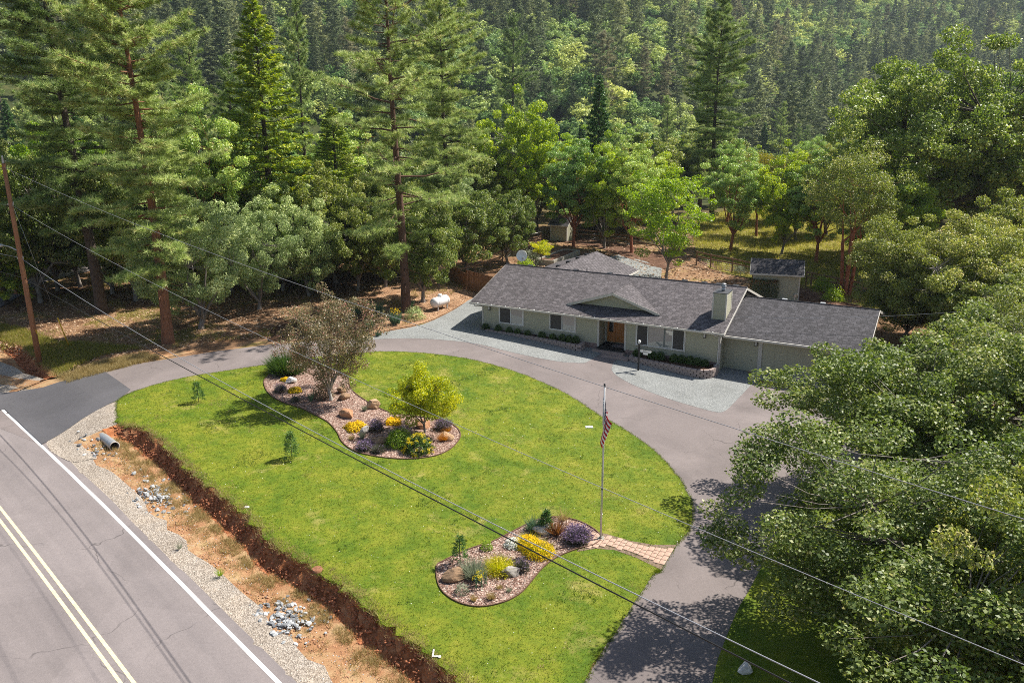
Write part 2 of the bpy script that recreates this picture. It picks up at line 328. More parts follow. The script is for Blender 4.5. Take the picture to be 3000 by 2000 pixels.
leafmat('chip', [(0, (.10, .05, .035)), (.4, (.24, .145, .11)), (.8, (.42, .31, .26)), (1, (.64, .55, .48))], .85, .0, .0, .2)
leafmat('moss', [(0, (.19, .18, .10)), (1, (.34, .32, .20))], .9, .2, .0, .1)
leafmat('leaf_iris', [(0, (0.062, 0.123, 0.067)), (1, (0.146, 0.224, 0.134))], .5, .25, .004, .4)
leafmat('leaf_bronze', [(0, (0.150, 0.068, 0.030)), (1, (0.390, 0.180, 0.075))], .5, .25, .004, .4)

# ------------------------------------------------------------------ mesh helpers
def link(name, me, parent=None, mats=None):
    o = bpy.data.objects.new(name, me); COL.objects.link(o)
    if parent is not None: o.parent = parent
    if mats:
        for m in (mats if isinstance(mats, (list, tuple)) else [mats]): me.materials.append(MATS[m])
    return o
def tag(o, label=None, cat=None, group=None, kind=None):
    if label: o['label'] = label
    if cat: o['category'] = cat
    if group: o['group'] = group
    if kind: o['kind'] = kind
    return o
def thing(name, label, cat, loc=(0, 0, 0), rz=0., group=None):
    o = bpy.data.objects.new(name, None); COL.objects.link(o); o.location = Vector(loc); o.rotation_euler = (0, 0, rz)
    o.empty_display_size = .3
    return tag(o, label, cat, group)
def tri_mesh(name, V, F, v=None):
    """numpy verts (N,3), faces (M,k) all of one size, optional face attribute"""
    me = bpy.data.meshes.new(name); V = np.ascontiguousarray(V, np.float32); F = np.ascontiguousarray(F, np.int32)
    k = F.shape[1]
    me.vertices.add(len(V)); me.vertices.foreach_set('co', V.ravel())
    me.loops.add(F.size); me.loops.foreach_set('vertex_index', F.ravel())
    me.polygons.add(len(F)); me.polygons.foreach_set('loop_start', np.arange(0, F.size, k, dtype=np.int32))
    if v is not None:
        a = me.attributes.new('v', 'FLOAT', 'FACE'); a.data.foreach_set('value', np.ascontiguousarray(v, np.float32))
    me.update(calc_edges=True); return me
class MB:
    def __init__(s): s.v = []; s.f = []; s.sm = []
    def add(s, vs, fs, smooth=False):
        o = len(s.v); s.v += [tuple(float(c) for c in p) for p in vs]; s.f += [tuple(i + o for i in f) for f in fs]; s.sm += [smooth] * len(fs); return s
    def box(s, x0, x1, y0, y1, z0_, z1_):
        return s.add([(x0, y0, z0_), (x1, y0, z0_), (x1, y1, z0_), (x0, y1, z0_), (x0, y0, z1_), (x1, y0, z1_), (x1, y1, z1_), (x0, y1, z1_)],
                     [(0, 3, 2, 1), (4, 5, 6, 7), (0, 1, 5, 4), (1, 2, 6, 5), (2, 3, 7, 6), (3, 0, 4, 7)])
    def prism(s, bottom, top):
        n = len(bottom)
        return s.add(list(bottom) + list(top), [tuple(range(n - 1, -1, -1)), tuple(range(n, 2 * n))] + [(i, (i + 1) % n, n + (i + 1) % n, n + i) for i in range(n)])
    def beam(s, a, b, wx, wz, up=(0, 0, 1)):
        a, b = Vector(a), Vector(b); d = (b - a).normalized(); r = d.cross(Vector(up)).normalized() * wx / 2; u = r.cross(d).normalized() * wz / 2
        q = [-r - u, r - u, r + u, -r + u]
        return s.prism([a + k for k in q], [b + k for k in q])
    def tube(s, pts, rad, n=8, cap=True, smooth=True):
        pts = [Vector(p) for p in pts]; rad = rad if hasattr(rad, '__len__') else [rad] * len(pts)
        V = []; F = []; pr_ = None
        for i, p in enumerate(pts):
            d = (pts[min(i + 1, len(pts) - 1)] - pts[max(i - 1, 0)]).normalized()
            if pr_ is None:
                pr_ = d.cross(Vector((0, 0, 1)) if abs(d.z) < .9 else Vector((1, 0, 0))).normalized()
            pr_ = (pr_ - d * pr_.dot(d)).normalized(); q = d.cross(pr_)
            for k in range(n):
                a = 2 * math.pi * k / n; V.append(p + (pr_ * math.cos(a) + q * math.sin(a)) * rad[i])
        for i in range(len(pts) - 1):
            for k in range(n): F.append((i * n + k, i * n + (k + 1) % n, (i + 1) * n + (k + 1) % n, (i + 1) * n + k))
        s.add(V, F, smooth)
        if cap:
            o = len(s.v) - len(V); s.f += [tuple(o + k for k in range(n - 1, -1, -1)), tuple(o + (len(pts) - 1) * n + k for k in range(n))]; s.sm += [False, False]
        return s
    def lathe(s, prof, n=16, c=(0, 0, 0), M_=None):
        V = []; F = []
        for r, z in prof:
            for k in range(n):
                a = 2 * math.pi * k / n; p = Vector((r * math.cos(a), r * math.sin(a), z))
                if M_ is not None: p = M_ @ p
                V.append(p + Vector(c))
        for i in range(len(prof) - 1):
            for k in range(n): F.append((i * n + k, i * n + (k + 1) % n, (i + 1) * n + (k + 1) % n, (i + 1) * n + k))
        return s.add(V, F, True)
    def mesh(s, name):
        me = bpy.data.meshes.new(name); me.from_pydata(s.v, [], s.f); me.polygons.foreach_set('use_smooth', s.sm); me.update(); return me
    def build(s, name, mats, parent=None): return link(name, s.mesh(name), parent, mats)

def boxes(name, mat, parent, bs):
    for b in bs: m = MB(); m.box(*b); m.build(name, mat, parent)
def inpoly(x, y, poly):
    x = np.asarray(x); y = np.asarray(y); c = np.zeros(x.shape, bool); n = len(poly)
    for i in range(n):
        x1, y1 = poly[i][:2]; x2, y2 = poly[(i + 1) % n][:2]
        if y1 == y2: continue
        c ^= ((y1 > y) != (y2 > y)) & (x < (x2 - x1) * (y - y1) / (y2 - y1) + x1)
    return c
def smoothpoly(pts, n=4, closed=True):
    """Catmull-Rom through 2-D points"""
    P = [np.array(p[:2], float) for p in pts]; out = []; N = len(P)
    for i in range(N if closed else N - 1):
        p0, p1, p2, p3 = (P[(i - 1) % N], P[i], P[(i + 1) % N], P[(i + 2) % N]) if closed else (P[max(i - 1, 0)], P[i], P[i + 1], P[min(i + 2, N - 1)])
        for k in range(n):
            t = k / n
            out.append(.5 * (2 * p1 + (p2 - p0) * t + (2 * p0 - 5 * p1 + 4 * p2 - p3) * t * t + (3 * p1 - p0 - 3 * p2 + p3) * t ** 3))
    if not closed: out.append(P[-1])
    return out
def wpoly(px, smooth=4):
    q = [G(*p)[:2] for p in px]
    return smoothpoly(q, smooth) if smooth else q
def sheet(name, poly, off, mat, cell=1.2, rough=0., kind='structure', zf=None):
    """a ground sheet: the polygon cut along a grid and laid on the ground"""
    bm = bmesh.new(); vs_ = [bm.verts.new((p[0], p[1], 0)) for p in poly]
    f = bm.faces.new(vs_); f.normal_update(); bmesh.ops.triangulate(bm, faces=[f], ngon_method='EAR_CLIP')
    xs = [p[0] for p in poly]; ys = [p[1] for p in poly]
    for ax_, lo, hi in ((0, min(xs), max(xs)), (1, min(ys), max(ys))):
        k = lo + cell * .37
        while k < hi:
            co = [0, 0, 0]; co[ax_] = k; no = [0, 0, 0]; no[ax_] = 1
            bmesh.ops.bisect_plane(bm, geom=bm.verts[:] + bm.edges[:] + bm.faces[:], plane_co=co, plane_no=no); k += cell
    for v in bm.verts:
        v.co.z = float((zf or zs)(v.co.x, v.co.y)) + off + (rough * float(hnoise(v.co.x, v.co.y, 2.)) if rough else 0)
    bmesh.ops.recalc_face_normals(bm, faces=bm.faces)
    if sum(fc.normal.z for fc in bm.faces) < 0: bmesh.ops.reverse_faces(bm, faces=bm.faces)
    me = bpy.data.meshes.new(name); bm.to_mesh(me); bm.free()
    return tag(link(name, me, None, mat), kind=kind)
def rand_unit(n, rng=R_):
    q = rng.normal(size=(n, 3)); return q / np.linalg.norm(q, axis=1)[:, None]
def leaves(name, C, L, Wd, mat=None, up=.6, out=None, rng=R_, v=None, fold=.25):
    """one quad per leaf, folded along its midrib, random heading, normal biased upward"""
    n = len(C); N_ = rand_unit(n, rng) + np.array([0, 0, up])
    if out is not None: N_ = N_ + out
    N_ /= np.linalg.norm(N_, axis=1)[:, None]
    u = np.cross(N_, rand_unit(n, rng)); u /= np.linalg.norm(u, axis=1)[:, None] + 1e-9
    t = np.cross(N_, u)
    l_ = (L * rng.uniform(.65, 1.25, n))[:, None]; w_ = (Wd * rng.uniform(.7, 1.2, n))[:, None]
    V = np.stack([C - u * l_ * .5, C + t * w_ * .5 + N_ * w_ * fold, C + u * l_ * .5, C - t * w_ * .5 + N_ * w_ * fold], 1).reshape(-1, 3)
    F = np.arange(4 * n).reshape(-1, 4)
    return V, F, (rng.uniform(0, 1, n) if v is None else v)
def blades(C, D, L, Wd, rng=R_):
    """one triangle per needle or blade, from C along D"""
    n = len(C); D = D / (np.linalg.norm(D, axis=1)[:, None] + 1e-9)
    s = np.cross(D, rand_unit(n, rng)); s /= np.linalg.norm(s, axis=1)[:, None] + 1e-9
    L = (L * rng.uniform(.7, 1.2, n))[:, None] if np.isscalar(L) else L[:, None]
    V = np.stack([C - s * Wd * .5, C + s * Wd * .5, C + D * L], 1).reshape(-1, 3)
    return V, np.arange(3 * n).reshape(-1, 3), rng.uniform(0, 1, n)
def catm(*parts):
    V = np.concatenate([p[0] for p in parts]); v = np.concatenate([p[2] for p in parts]); F = []; o = 0
    for p in parts: F.append(p[1] + o); o += len(p[0])
    return V, np.concatenate(F), v

# ------------------------------------------------------------------ ground: terrain sheet
BANK_TOP = [(0, 975), (60, 1008), (130, 1078), (165, 1105)]
BANK_TOP2 = [(344, 1244), (421, 1256), (510, 1327), (600, 1416), (714, 1505), (816, 1607), (918, 1665), (995, 1709), (1097, 1798), (1212, 1888), (1352, 2000), (1480, 2110)]
_b = [sd(*G(*p)[:2]) for p in BANK_TOP2]
_b.sort(); BS = np.array([p[0] for p in _b]); BD = np.array([p[1] for p in _b])
_l = sorted(sd(*G(*p)[:2]) for p in BANK_TOP); LS = np.array([p[0] for p in _l]); LD = np.array([p[1] for p in _l])
S_IN, S_OUT = LS[-1], BS[0]          # the driveway mouth lies between the two stretches of ditch
def bank_d(s):
    d = np.where(s < (S_IN + S_OUT) / 2, np.interp(s, LS, LD), np.interp(s, BS, BD))
    return d
def build_ground():
    rad = np.concatenate([np.linspace(.5, 16, 12), np.arange(17, 82, 1.1), np.arange(82, 150, 2.2), 150 * 1.045 ** np.arange(0, 76)])
    th = np.linspace(0, 2 * np.pi, 361)[:-1]
    # finer azimuth in front
    th = np.sort(np.concatenate([np.radians(np.arange(40, 140, .9)), np.radians(np.arange(140, 400, 4.))]))
    Rr, T = np.meshgrid(rad, th, indexing='ij'); X = Rr * np.cos(T); Y = Rr * np.sin(T)
    Z = zs(X, Y)
    S, D = sd(X, Y)
    near = (Rr < 110)
    low = near & (D < bank_d(S) + 1.2) & (D > -11)
    Z = np.where(low, Z - 2.2, Z - .04)
    Z = Z + .05 * hnoise(X, Y, .9) * (Rr > 95)
    nr, nt_ = X.shape
    V = np.stack([X, Y, Z], -1).reshape(-1, 3)
    i, j = np.meshgrid(np.arange(nr - 1), np.arange(nt_), indexing='ij'); j2 = (j + 1) % nt_
    F = np.stack([i * nt_ + j, (i + 1) * nt_ + j, (i + 1) * nt_ + j2, i * nt_ + j2], -1).reshape(-1, 4)
    me = tri_mesh('ground', V, F); me.polygons.foreach_set('use_smooth', np.ones(len(F), bool))
    tag(link('ground', me, None, 'forest_floor'), kind='structure')
build_ground()

# ------------------------------------------------------------------ road, lines, shoulder, ditch
def strip(name, s0, s1, d0, d1, off, mat, ds=2., parent=None, wob=0.):
    n = int((s1 - s0) / ds) + 1; ss = np.linspace(s0, s1, n); V = []; F = []
    m_ = max(2, int(abs(d1 - d0) / .6) + 1); dd = np.linspace(d0, d1, m_)
    for s in ss:
        for k, d in enumerate(dd):
            e = wob * math.sin(s * 1.7 + 3 * math.sin(s * .6)) if (wob and k in (0, m_ - 1)) else 0
            p = xy(s, d + e); V.append((p[0], p[1], float(zs(p[0], p[1])) + off))
    for i in range(n - 1):
        for k in range(m_ - 1): F.append((i * m_ + k, (i + 1) * m_ + k, (i + 1) * m_ + k + 1, i * m_ + k + 1))
    mb = MB(); mb.add(V, F); o = mb.build(name, mat, parent); return o
road = tag(strip('road', -75, 75, -9.5, .42, .0, 'asphalt_road', wob=.03), kind='structure')
strip('edge_line', -75, 75, -.075, .075, .005, 'road_white', parent=road)
YD = sd(*G(160, 1714)[:2])[1]
strip('centre_line', -75, 75, YD + .10, YD + .22, .005, 'road_yellow', parent=road)
strip('centre_line', -75, 75, YD - .22, YD - .10, .005, 'road_yellow', parent=road)
S_R = sd(*G(118, 1300)[:2])[0]; S_L = sd(*G(-260, 1150)[:2])[0]
tag(strip('shoulder', S_R, 75, .25, 1.35, -.012, 'gravel_shoulder', ds=.7, wob=.16), kind='structure')
tag(strip('shoulder', -75, S_L, .25, 1.35, -.012, 'gravel_shoulder', ds=.7, wob=.16), kind='structure')

def floor_point(s, t, dp=None):
    """point on the ditch floor, t = 0 at the bank, 1 at the shoulder"""
    if dp is None: dp = .80 * float(sst(S_OUT - .6, S_OUT + 1.6, s))
    db = float(bank_d(s)); pb = xy(s, db); zb = float(zs(pb[0], pb[1])) - .95 * dp; pe = xy(s, 1.1); ze = float(zs(pe[0], pe[1])) - .02
    p = xy(s, db - .7 + (1.1 - db + .7) * t); return Vector((p[0], p[1], zb + (ze - zb) * t))
def ditch():
    ss = np.arange(-60, 60, .22)
    depth = np.where(ss < (S_IN + S_OUT) / 2, .75 * (1 - sst(S_IN - 2.4, S_IN + .2, ss)), .80 * sst(S_OUT - .6, S_OUT + 1.6, ss))
    depth = np.maximum(depth, .03)
    prof = [(-.05, 0), (.03, -.10), (.10, -.24), (.18, -.38), (.27, -.52), (.37, -.66), (.48, -.80), (.62, -.92), (.95, -.97)]
    rows = []
    for s, dp in zip(ss, depth):
        db = float(bank_d(s)) + .12 * float(hnoise(s, 0, 1.9)) + .10; r = []; pb = xy(s, db); zb = float(zs(pb[0], pb[1]))
        for k, (o, z) in enumerate(prof):
            j = (.16 * float(hnoise(s * 1.9, k * .35, 2.3)) + .07 * rnd.uniform(-1, 1)) * (0 < k < 8)
            p = xy(s, db - o + j); r.append((p[0], p[1], zb + z * dp + (.03 * rnd.uniform(-1, 1) if k else .01)))
        rows.append(r)
    m_ = len(prof); V = [p for r in rows for p in r]
    F = [(i * m_ + k, i * m_ + k + 1, (i + 1) * m_ + k + 1, (i + 1) * m_ + k) for i in range(len(rows) - 1) for k in range(m_ - 1) if depth[i] > .06]
    mb = MB(); mb.add(V, F); tag(mb.build('ditch_bank', 'red_soil'), kind='structure')
    fr = [0, .12, .25, .4, .55, .7, .85, 1.]
    V = []
    for s, dp in zip(ss, depth):
        for k, t in enumerate(fr):
            q = floor_point(s, t, dp); e = (.05 * float(hnoise(s, t * 3, 1.6)) + .02 * rnd.uniform(-1, 1)) * (k < 7) - (.03 if k == 7 else 0)
            V.append((q.x, q.y, q.z + e))
    m_ = len(fr); n = len(ss)
    F = [(i * m_ + k, i * m_ + k + 1, (i + 1) * m_ + k + 1, (i + 1) * m_ + k) for i in range(n - 1) for k in range(m_ - 1) if depth[i] > .06]
    mb = MB(); mb.add(V, F, True); tag(mb.build('ditch_floor', 'tan_soil'), kind='structure')
ditch()
# ------------------------------------------------------------------ driveway, lawns, gravel, beds
ASPH = P784([(-60, 960), (-60, 903), (20, 902), (100, 890), (200, 864), (300, 838), (400, 822), (500, 806), (640, 789), (760, 780), (860, 778), (960, 770), (1080, 768), (1300, 800), (1700, 860), (1780, 890),
             (2050, 905), (2500, 960), (2500, 1200), (2120, 1150), (1860, 1120), (1815, 1180), (1780, 1240), (1755, 1290), (1725, 1360), (1700, 1430), (1672, 1500), (1650, 1568), (1625, 1660),
             (1270, 1690), (1340, 1568), (1440, 1400), (1500, 1150), (1300, 1000), (900, 900), (500, 900), (350, 930), (272, 920), (232, 938), (190, 962), (150, 990), (120, 1008), (97, 1022)])
asph_w = wpoly(ASPH, 0)
sheet('driveway', asph_w, .004, 'asphalt_drive', .9)
APRON = P784([(-60, 960), (-60, 903), (20, 902), (100, 890), (200, 864), (240, 853), (300, 895), (272, 919), (232, 938), (190, 962), (150, 990), (120, 1008), (96, 1021), (50, 977), (10, 940)])
sheet('driveway_apron', wpoly(APRON, 0), .034, 'asphalt_apron', .5)
LAWN = P784([(290, 908), (272, 921), (270, 945), (275, 975), (330, 985), (400, 1040), (470, 1110), (560, 1180), (640, 1260), (720, 1305), (780, 1340), (860, 1410), (950, 1480), (1060, 1568), (1140, 1640), (1285, 1670), (1340, 1568), (1380, 1500), (1440, 1410), (1500, 1320),
             (1516, 1306), (1553, 1250), (1582, 1215), (1590, 1170), (1575, 1125), (1540, 1075), (1490, 1025), (1430, 985), (1370, 950), (1300, 905), (1200, 860), (1100, 830), (1000, 814), (900, 808), (820, 811), (740, 818), (640, 834), (540, 849), (440, 865), (350, 886)])
lawn_w = wpoly(LAWN, 9); 
def _edge_amp(p):
    s, d = sd(p[0], p[1]); return .30 if (s > S_OUT - 1 and abs(d - float(bank_d(s))) < .5) else .055
lawn_w = [p + _edge_amp(p) * np.array([float(hnoise(p[0], p[1], 3.1)), float(hnoise(p[1], p[0], 3.7))]) for p in lawn_w]
sheet('lawn', lawn_w, .030, 'lawn', 1.2)
LAWN2 = [(2087, 2000), (2107, 1921), (2161, 1787), (2200, 1720), (2268, 1590), (2330, 1500), (2450, 1490), (2700, 1510), (3150, 1560), (3150, 2120), (2055, 2120)]
lawn2_w = wpoly(LAWN2, 3); sheet('side_lawn', lawn2_w, .030, 'lawn', 1.2)
sheet('parking_pad', wpoly([(2350, 1400), (2640, 1330), (2760, 1430), (2440, 1492)], 0), .02, 'pale_concrete')
G1 = [(1040, 998), (1099, 983), (1130, 972), (1240, 950), (1330, 908), (1390, 872), (1450, 880), (1760, 985), (1730, 1055), (1674, 1062), (1606, 1054), (1504, 1033), (1402, 1008), (1300, 996), (1200, 991), (1099, 994)]
sheet('gravel_walk', wpoly(G1, 3), .012, 'gravel_blue')
G2 = [(1795, 1068), (1797, 1092), (1850, 1125), (1950, 1165), (2050, 1195), (2100, 1207), (2125, 1203), (2150, 1180), (2195, 1133), (2210, 1108), (2110, 1050), (1900, 1005), (1815, 1050)]
sheet('gravel_apron', wpoly(G2, 3), .012, 'gravel_blue')
def hp(a, b, z=0): q = np.array([X0, Y0]) + AX * a + PR * b; return np.array([q[0], q[1], z])
sheet('patio_gravel', [hp(a, b)[:2] for a, b in ((-1.5, 9), (9, 9), (27, 11), (27, 14.5), (17, 17.5), (12, 19.5), (9.5, 20), (8, 22), (3.5, 36), (0, 38), (-3, 26))], .0, 'gravel_blue', 2.)
fan = [(135, 1300), (195, 1235), (270, 1190), (345, 1176), (372, 1236), (362, 1278), (325, 1320), (265, 1345), (200, 1350)]
sheet('roadside_gravel', wpoly([(-200, 1165), (-200, 1040), (0, 1058), (70, 1092), (150, 1116), (112, 1143), (25, 1152), (0, 1156)], 2), -.03, 'gravel_shoulder', .5, .02)
def fan_z(x, y):
    s, d = sd(x, y); return zs(x, y) - .72 * sst(S_OUT - .5, S_OUT + 1.2, s) * sst(1.2, 2.6, d)
sheet('culvert_fill', wpoly(fan, 3), .015, 'gravel_shoulder', .4, .02, zf=fan_z)
sheet('verge', wpoly([(-60, 1165), (0, 1125), (60, 1135), (110, 1140), (200, 1122), (330, 1085), (460, 1052), (560, 1032), (560, 1022), (420, 1035), (300, 1050), (170, 1108), (60, 1108), (-60, 1090)], 2), -.02, 'tan_soil', .9, .012)
sheet('litter_ground', wpoly([(1060, 985), (1130, 968), (1240, 946), (1330, 904), (1392, 866), (1370, 845), (1300, 820), (1130, 840), (1100, 900), (1120, 950)], 3), .0, 'leaf_litter', 1.2, .02)
sheet('iris_bed', wpoly([(790, 1000), (900, 985), (1030, 985), (1100, 965), (1110, 930), (1060, 910), (960, 915), (860, 930), (800, 960)], 3), .006, 'dark_bed_soil', 1.2, .03)
MEADOW = [(2030, 700), (2060, 640), (2200, 610), (2420, 620), (2640, 680), (2900, 760), (2900, 1000), (2660, 930), (2500, 890), (2420, 872), (2280, 830), (2080, 785)]
meadow_w = wpoly(MEADOW, 2); sheet('meadow', meadow_w, .004, 'meadow_soil', 2.5, .03)
sheet('back_bed', wpoly([(2040, 760), (2100, 790), (2200, 806), (2300, 880), (2500, 905), (2560, 880), (2400, 850), (2240, 800), (2120, 778)], 2), .012, 'bark_mulch_back', 2., .03)
sheet('rear_bed', wpoly([(1600, 700), (1700, 690), (1900, 735), (2000, 760), (1960, 790), (1850, 760), (1740, 722)], 2), .012, 'bark_mulch_back', 2., .03)
sheet('back_lane', wpoly([(-140, 930), (0, 850), (130, 788), (240, 768), (500, 692), (900, 575), (1000, 560), (1000, 590), (900, 605), (500, 728), (240, 800), (130, 825), (0, 900)], 0), .01, 'asphalt_road', 3.)

BED1 = P784([(612, 868), (607, 885), (620, 908), (650, 925), (690, 938), (725, 955), (755, 972), (775, 995), (785, 1015), (810, 1035), (850, 1047), (900, 1054), (950, 1055), (1000, 1048), (1035, 1032), (1055, 1010), (1057, 995), (1045, 980), (1020, 968), (960, 958), (900, 950), (865, 935), (830, 915), (805, 893), (800, 870), (780, 855), (720, 840), (650, 845)])
BED2 = [(1279, 1660), (1282, 1705), (1300, 1738), (1340, 1765), (1390, 1778), (1440, 1775), (1490, 1760), (1530, 1735), (1560, 1700), (1590, 1665), (1630, 1635), (1690, 1610), (1735, 1600), (1760, 1580), (1745, 1555), (1700, 1530), (1650, 1518), (1610, 1517), (1560, 1530), (1500, 1560), (1440, 1590), (1390, 1605), (1340, 1625), (1300, 1645)]
def bed(name, px):
    wp = wpoly(px, 3); sheet(name, wp, .045, 'mulch', .8, .012)
    return wp
bed1_w = bed('planting_bed', BED1); bed2_w = bed('planting_bed', BED2)
def edging(wp, label):
    mb = MB(); n = len(wp); V = []; F = []
    c = np.mean(wp, 0)
    for i in range(n):
        t = wp[(i + 1) % n] - wp[i - 1]; t = t / (np.hypot(*t) + 1e-9); nn = np.array([-t[1], t[0]]) * .022
        z = float(zs(*wp[i]))
        for s_ in (-1, 1):
            q = wp[i] + nn * s_; V += [(q[0], q[1], z - .05), (q[0], q[1], z + .085)]
    for i in range(n):
        a, b = i * 4, ((i + 1) % n) * 4
        F += [(a, b, b + 1, a + 1), (a + 1, b + 1, b + 3, a + 3), (a + 3, b + 3, b + 2, a + 2)]
    mb.add(V, F); tag(mb.build('bed_edging', 'edging_steel'), label, 'edging', 'bed edgings')
edging(bed1_w, 'thin rusty edging strip around the long bed with the pink crab apple'); edging(bed2_w, 'thin rusty edging strip around the bed beside the flagpole')

# paver path: each paver a part
def path():
    B0 = G(1722, 1574)[:2]; B1 = G(1697, 1618)[:2]
    E0 = G(1980, 1597)[:2]; E1 = G(1935, 1670)[:2]
    top = [G(*p)[:2] for p in [(1735, 1556), (1780, 1566), (1850, 1586), (1915, 1597), (1981, 1597)]]
    bot = [G(*p)[:2] for p in [(1690, 1617), (1745, 1608), (1800, 1612), (1865, 1635), (1936, 1670)]]
    poly = np.array(top + bot[::-1])
    base = sheet('paver_path', list(poly), .036, 'paver_joint', 1.)
    u = poly[4] - poly[5]; u = u / np.hypot(*u); v = np.array([u[1], -u[0]])        # u along the driveway end, v back along the path
    if (poly[0] - poly[4]) @ v < 0: v = -v
    meshes = []
    for (lw, ll) in ((.28, .19), (.19, .19), (.235, .19)):
        mb = MB(); x, y, h = lw / 2 - .008, ll / 2 - .008, .035; c = .012
        mb.prism([(-x, -y, 0), (x, -y, 0), (x, y, 0), (-x, y, 0)], [(-x, -y, h - c), (x, -y, h - c), (x, y, h - c), (-x, y, h - c)])
        mb.prism([(-x, -y, h - c), (x, -y, h - c), (x, y, h - c), (-x, y, h - c)], [(-x + c, -y + c, h), (x - c, -y + c, h), (x - c, y - c, h), (-x + c, y - c, h)])
        me = mb.mesh('paver'); me.materials.append(MATS['paver']); meshes.append((lw * 1.25, ll * 1.25, me))
    o0 = poly[4]; rz = math.atan2(u[1], u[0]); r = 0
    vv = .10
    while vv < 4.3:
        uu = -2.6 - rnd.uniform(0, .2)
        while uu < 2.6:
            lw, ll, me = meshes[rnd.choice((0, 0, 1, 2))]
            c = o0 + u * (uu + lw / 2) + v * vv
            cs = [c + u * i * lw * .42 + v * j * ll * .42 for i in (-1, 1) for j in (-1, 1)]
            if all(inpoly(np.array([q[0]]), np.array([q[1]]), poly)[0] for q in cs):
                p = link('paver', me, base); p.scale = (1.25, 1.25, 1); p.location = (c[0], c[1], float(zs(*c)) + .034 + rnd.uniform(-.004, .004)); p.rotation_euler = (rnd.uniform(-.012, .012), rnd.uniform(-.012, .012), rz + rnd.uniform(-.01, .01))
            uu += lw
        vv += .2375
path()

# ------------------------------------------------------------------ the house (local frame: x along the front, y to the back, z up)
def siding(mb, p0, p1, z0_, z1_, nrm, exp=.175, holes=()):
    """lap boards between two plan points; holes = (u0,u1,z0,z1) left free"""
    p0, p1, nrm = Vector(p0), Vector(p1), Vector(nrm); L = (p1 - p0).length; t = (p1 - p0) / L
    z = z0_
    while z < z1_ - .01:
        zt_ = min(z + exp, z1_); segs = [(0, L)]
        for (a, b, c, d) in holes:
            if c < zt_ - .02 and d > z + .02:
                ns = []
                for s, e in segs:
                    if b <= s or a >= e: ns.append((s, e)); continue
                    if a > s: ns.append((s, a))
                    if b < e: ns.append((b, e))
                segs = ns
        for s, e in segs:
            A = p0 + t * s; B = p0 + t * e
            q = [A + nrm * .022 + Vector((0, 0, z)), B + nrm * .022 + Vector((0, 0, z)), B + nrm * .006 + Vector((0, 0, zt_)), A + nrm * .006 + Vector((0, 0, zt_)), A + Vector((0, 0, z)), B + Vector((0, 0, z))]
            mb.add(q, [(0, 1, 2, 3), (4, 5, 1, 0)])
        z = zt_
def slab(mb, pts, th):
    mb.prism([Vector(p) - Vector((0, 0, th)) for p in pts], pts)
def window(par, u0, u1, z0_, z1_, y, splits, panes):
    """sliding window in the front wall plane y; its frame, rails and panes"""
    W_ = MB(); t = .085
    for (a, b, c, d) in ((u0 - t, u1 + t, z1_, z1_ + t), (u0 - t, u1 + t, z0_ - t, z0_), (u0 - t, u0, z0_, z1_), (u1, u1 + t, z0_, z1_)): W_.box(a, b, y - .045, y + .02, c, d)
    wo = W_.build('window', 'trim', par)
    f = MB(); t = .045
    for (a, b, c, d) in ((u0, u1, z1_ - t, z1_), (u0, u1, z0_, z0_ + t), (u0, u0 + t, z0_ + t, z1_ - t), (u1 - t, u1, z0_ + t, z1_ - t)): f.box(a, b, y - .06, y + .015, c, d)
    for s in splits: f.box(s - .028, s + .028, y - .055, y + .012, z0_ + t, z1_ - t)
    f.build('frame', 'white_vinyl', wo)
    e = [u0 + .04] + list(splits) + [u1 - .04]
    for k, m in enumerate(panes):
        g_ = MB(); g_.box(e[k], e[k + 1], y - .022 - .004 * k, y - .012 - .004 * k, z0_ + .03, z1_ - .03); g_.build('pane', m, wo)
def lantern(par, a, y, z):
    m = MB(); m.box(a - .05, a + .05, y - .04, y, z - .05, z + .12); m.box(a - .09, a + .09, y - .2, y - .03, z + .12, z + .16); m.box(a - .085, a + .085, y - .195, y - .035, z - .26, z - .235)
    for sx in (-.08, .065):
        for sy in (-.19, -.05): m.box(a + sx, a + sx + .015, y + sy, y + sy + .015, z - .24, z + .12)
    lo = m.build('wall_lantern', 'dark_metal', par); g_ = MB(); g_.box(a - .06, a + .06, y - .17, y - .06, z - .22, z + .1); g_.build('lantern_glass', 'ceramic', lo)

house = thing('house', 'single-storey sage green house with grey shingle roof, wooden front door and attached garage', 'house', hp(0, 0, 0), YAW)
FW = .6                                   # front wall plane
wall = MB()
GZ = -.9
wall.box(.8, 10.55, FW, 11.0, GZ, 2.62); wall.box(12.6, 19.4, FW, 11.0, GZ, 2.62); wall.box(10.55, 12.6, 1.95, 11.0, GZ, 2.62)
wall.prism([(.86, FW, 2.6), (.86, 11.0, 2.6), (.86, HW / 2, 4.2)], [(19.34, FW, 2.6), (19.34, 11.0, 2.6), (19.34, HW / 2, 4.2)])
wo = wall.build('wall', 'siding', house)
sd_ = MB()
holes = [(2.3 - .8, 4.35 - .8, .95, 2.2), (6.62 - .8, 8.7 - .8, .98, 2.2)]
siding(sd_, (.8, FW, 0), (10.55, FW, 0), .36, 2.5, (0, -1, 0), holes=holes)
siding(sd_, (12.6, FW, 0), (19.4, FW, 0), .20, 2.5, (0, -1, 0), holes=[(13.47 - 12.6, 16.95 - 12.6, .7, 2.2)])
siding(sd_, (10.55, 1.95, 0), (10.55, FW, 0), .22, 2.5, (1, 0, 0)); siding(sd_, (12.6, FW, 0), (12.6, 1.95, 0), .22, 2.5, (-1, 0, 0))
siding(sd_, (19.4, FW, 0), (19.4, 1.85, 0), -.55, 2.5, (1, 0, 0)); siding(sd_, (.8, 11, 0), (.8, FW, 0), .36, 2.5, (-1, 0, 0))
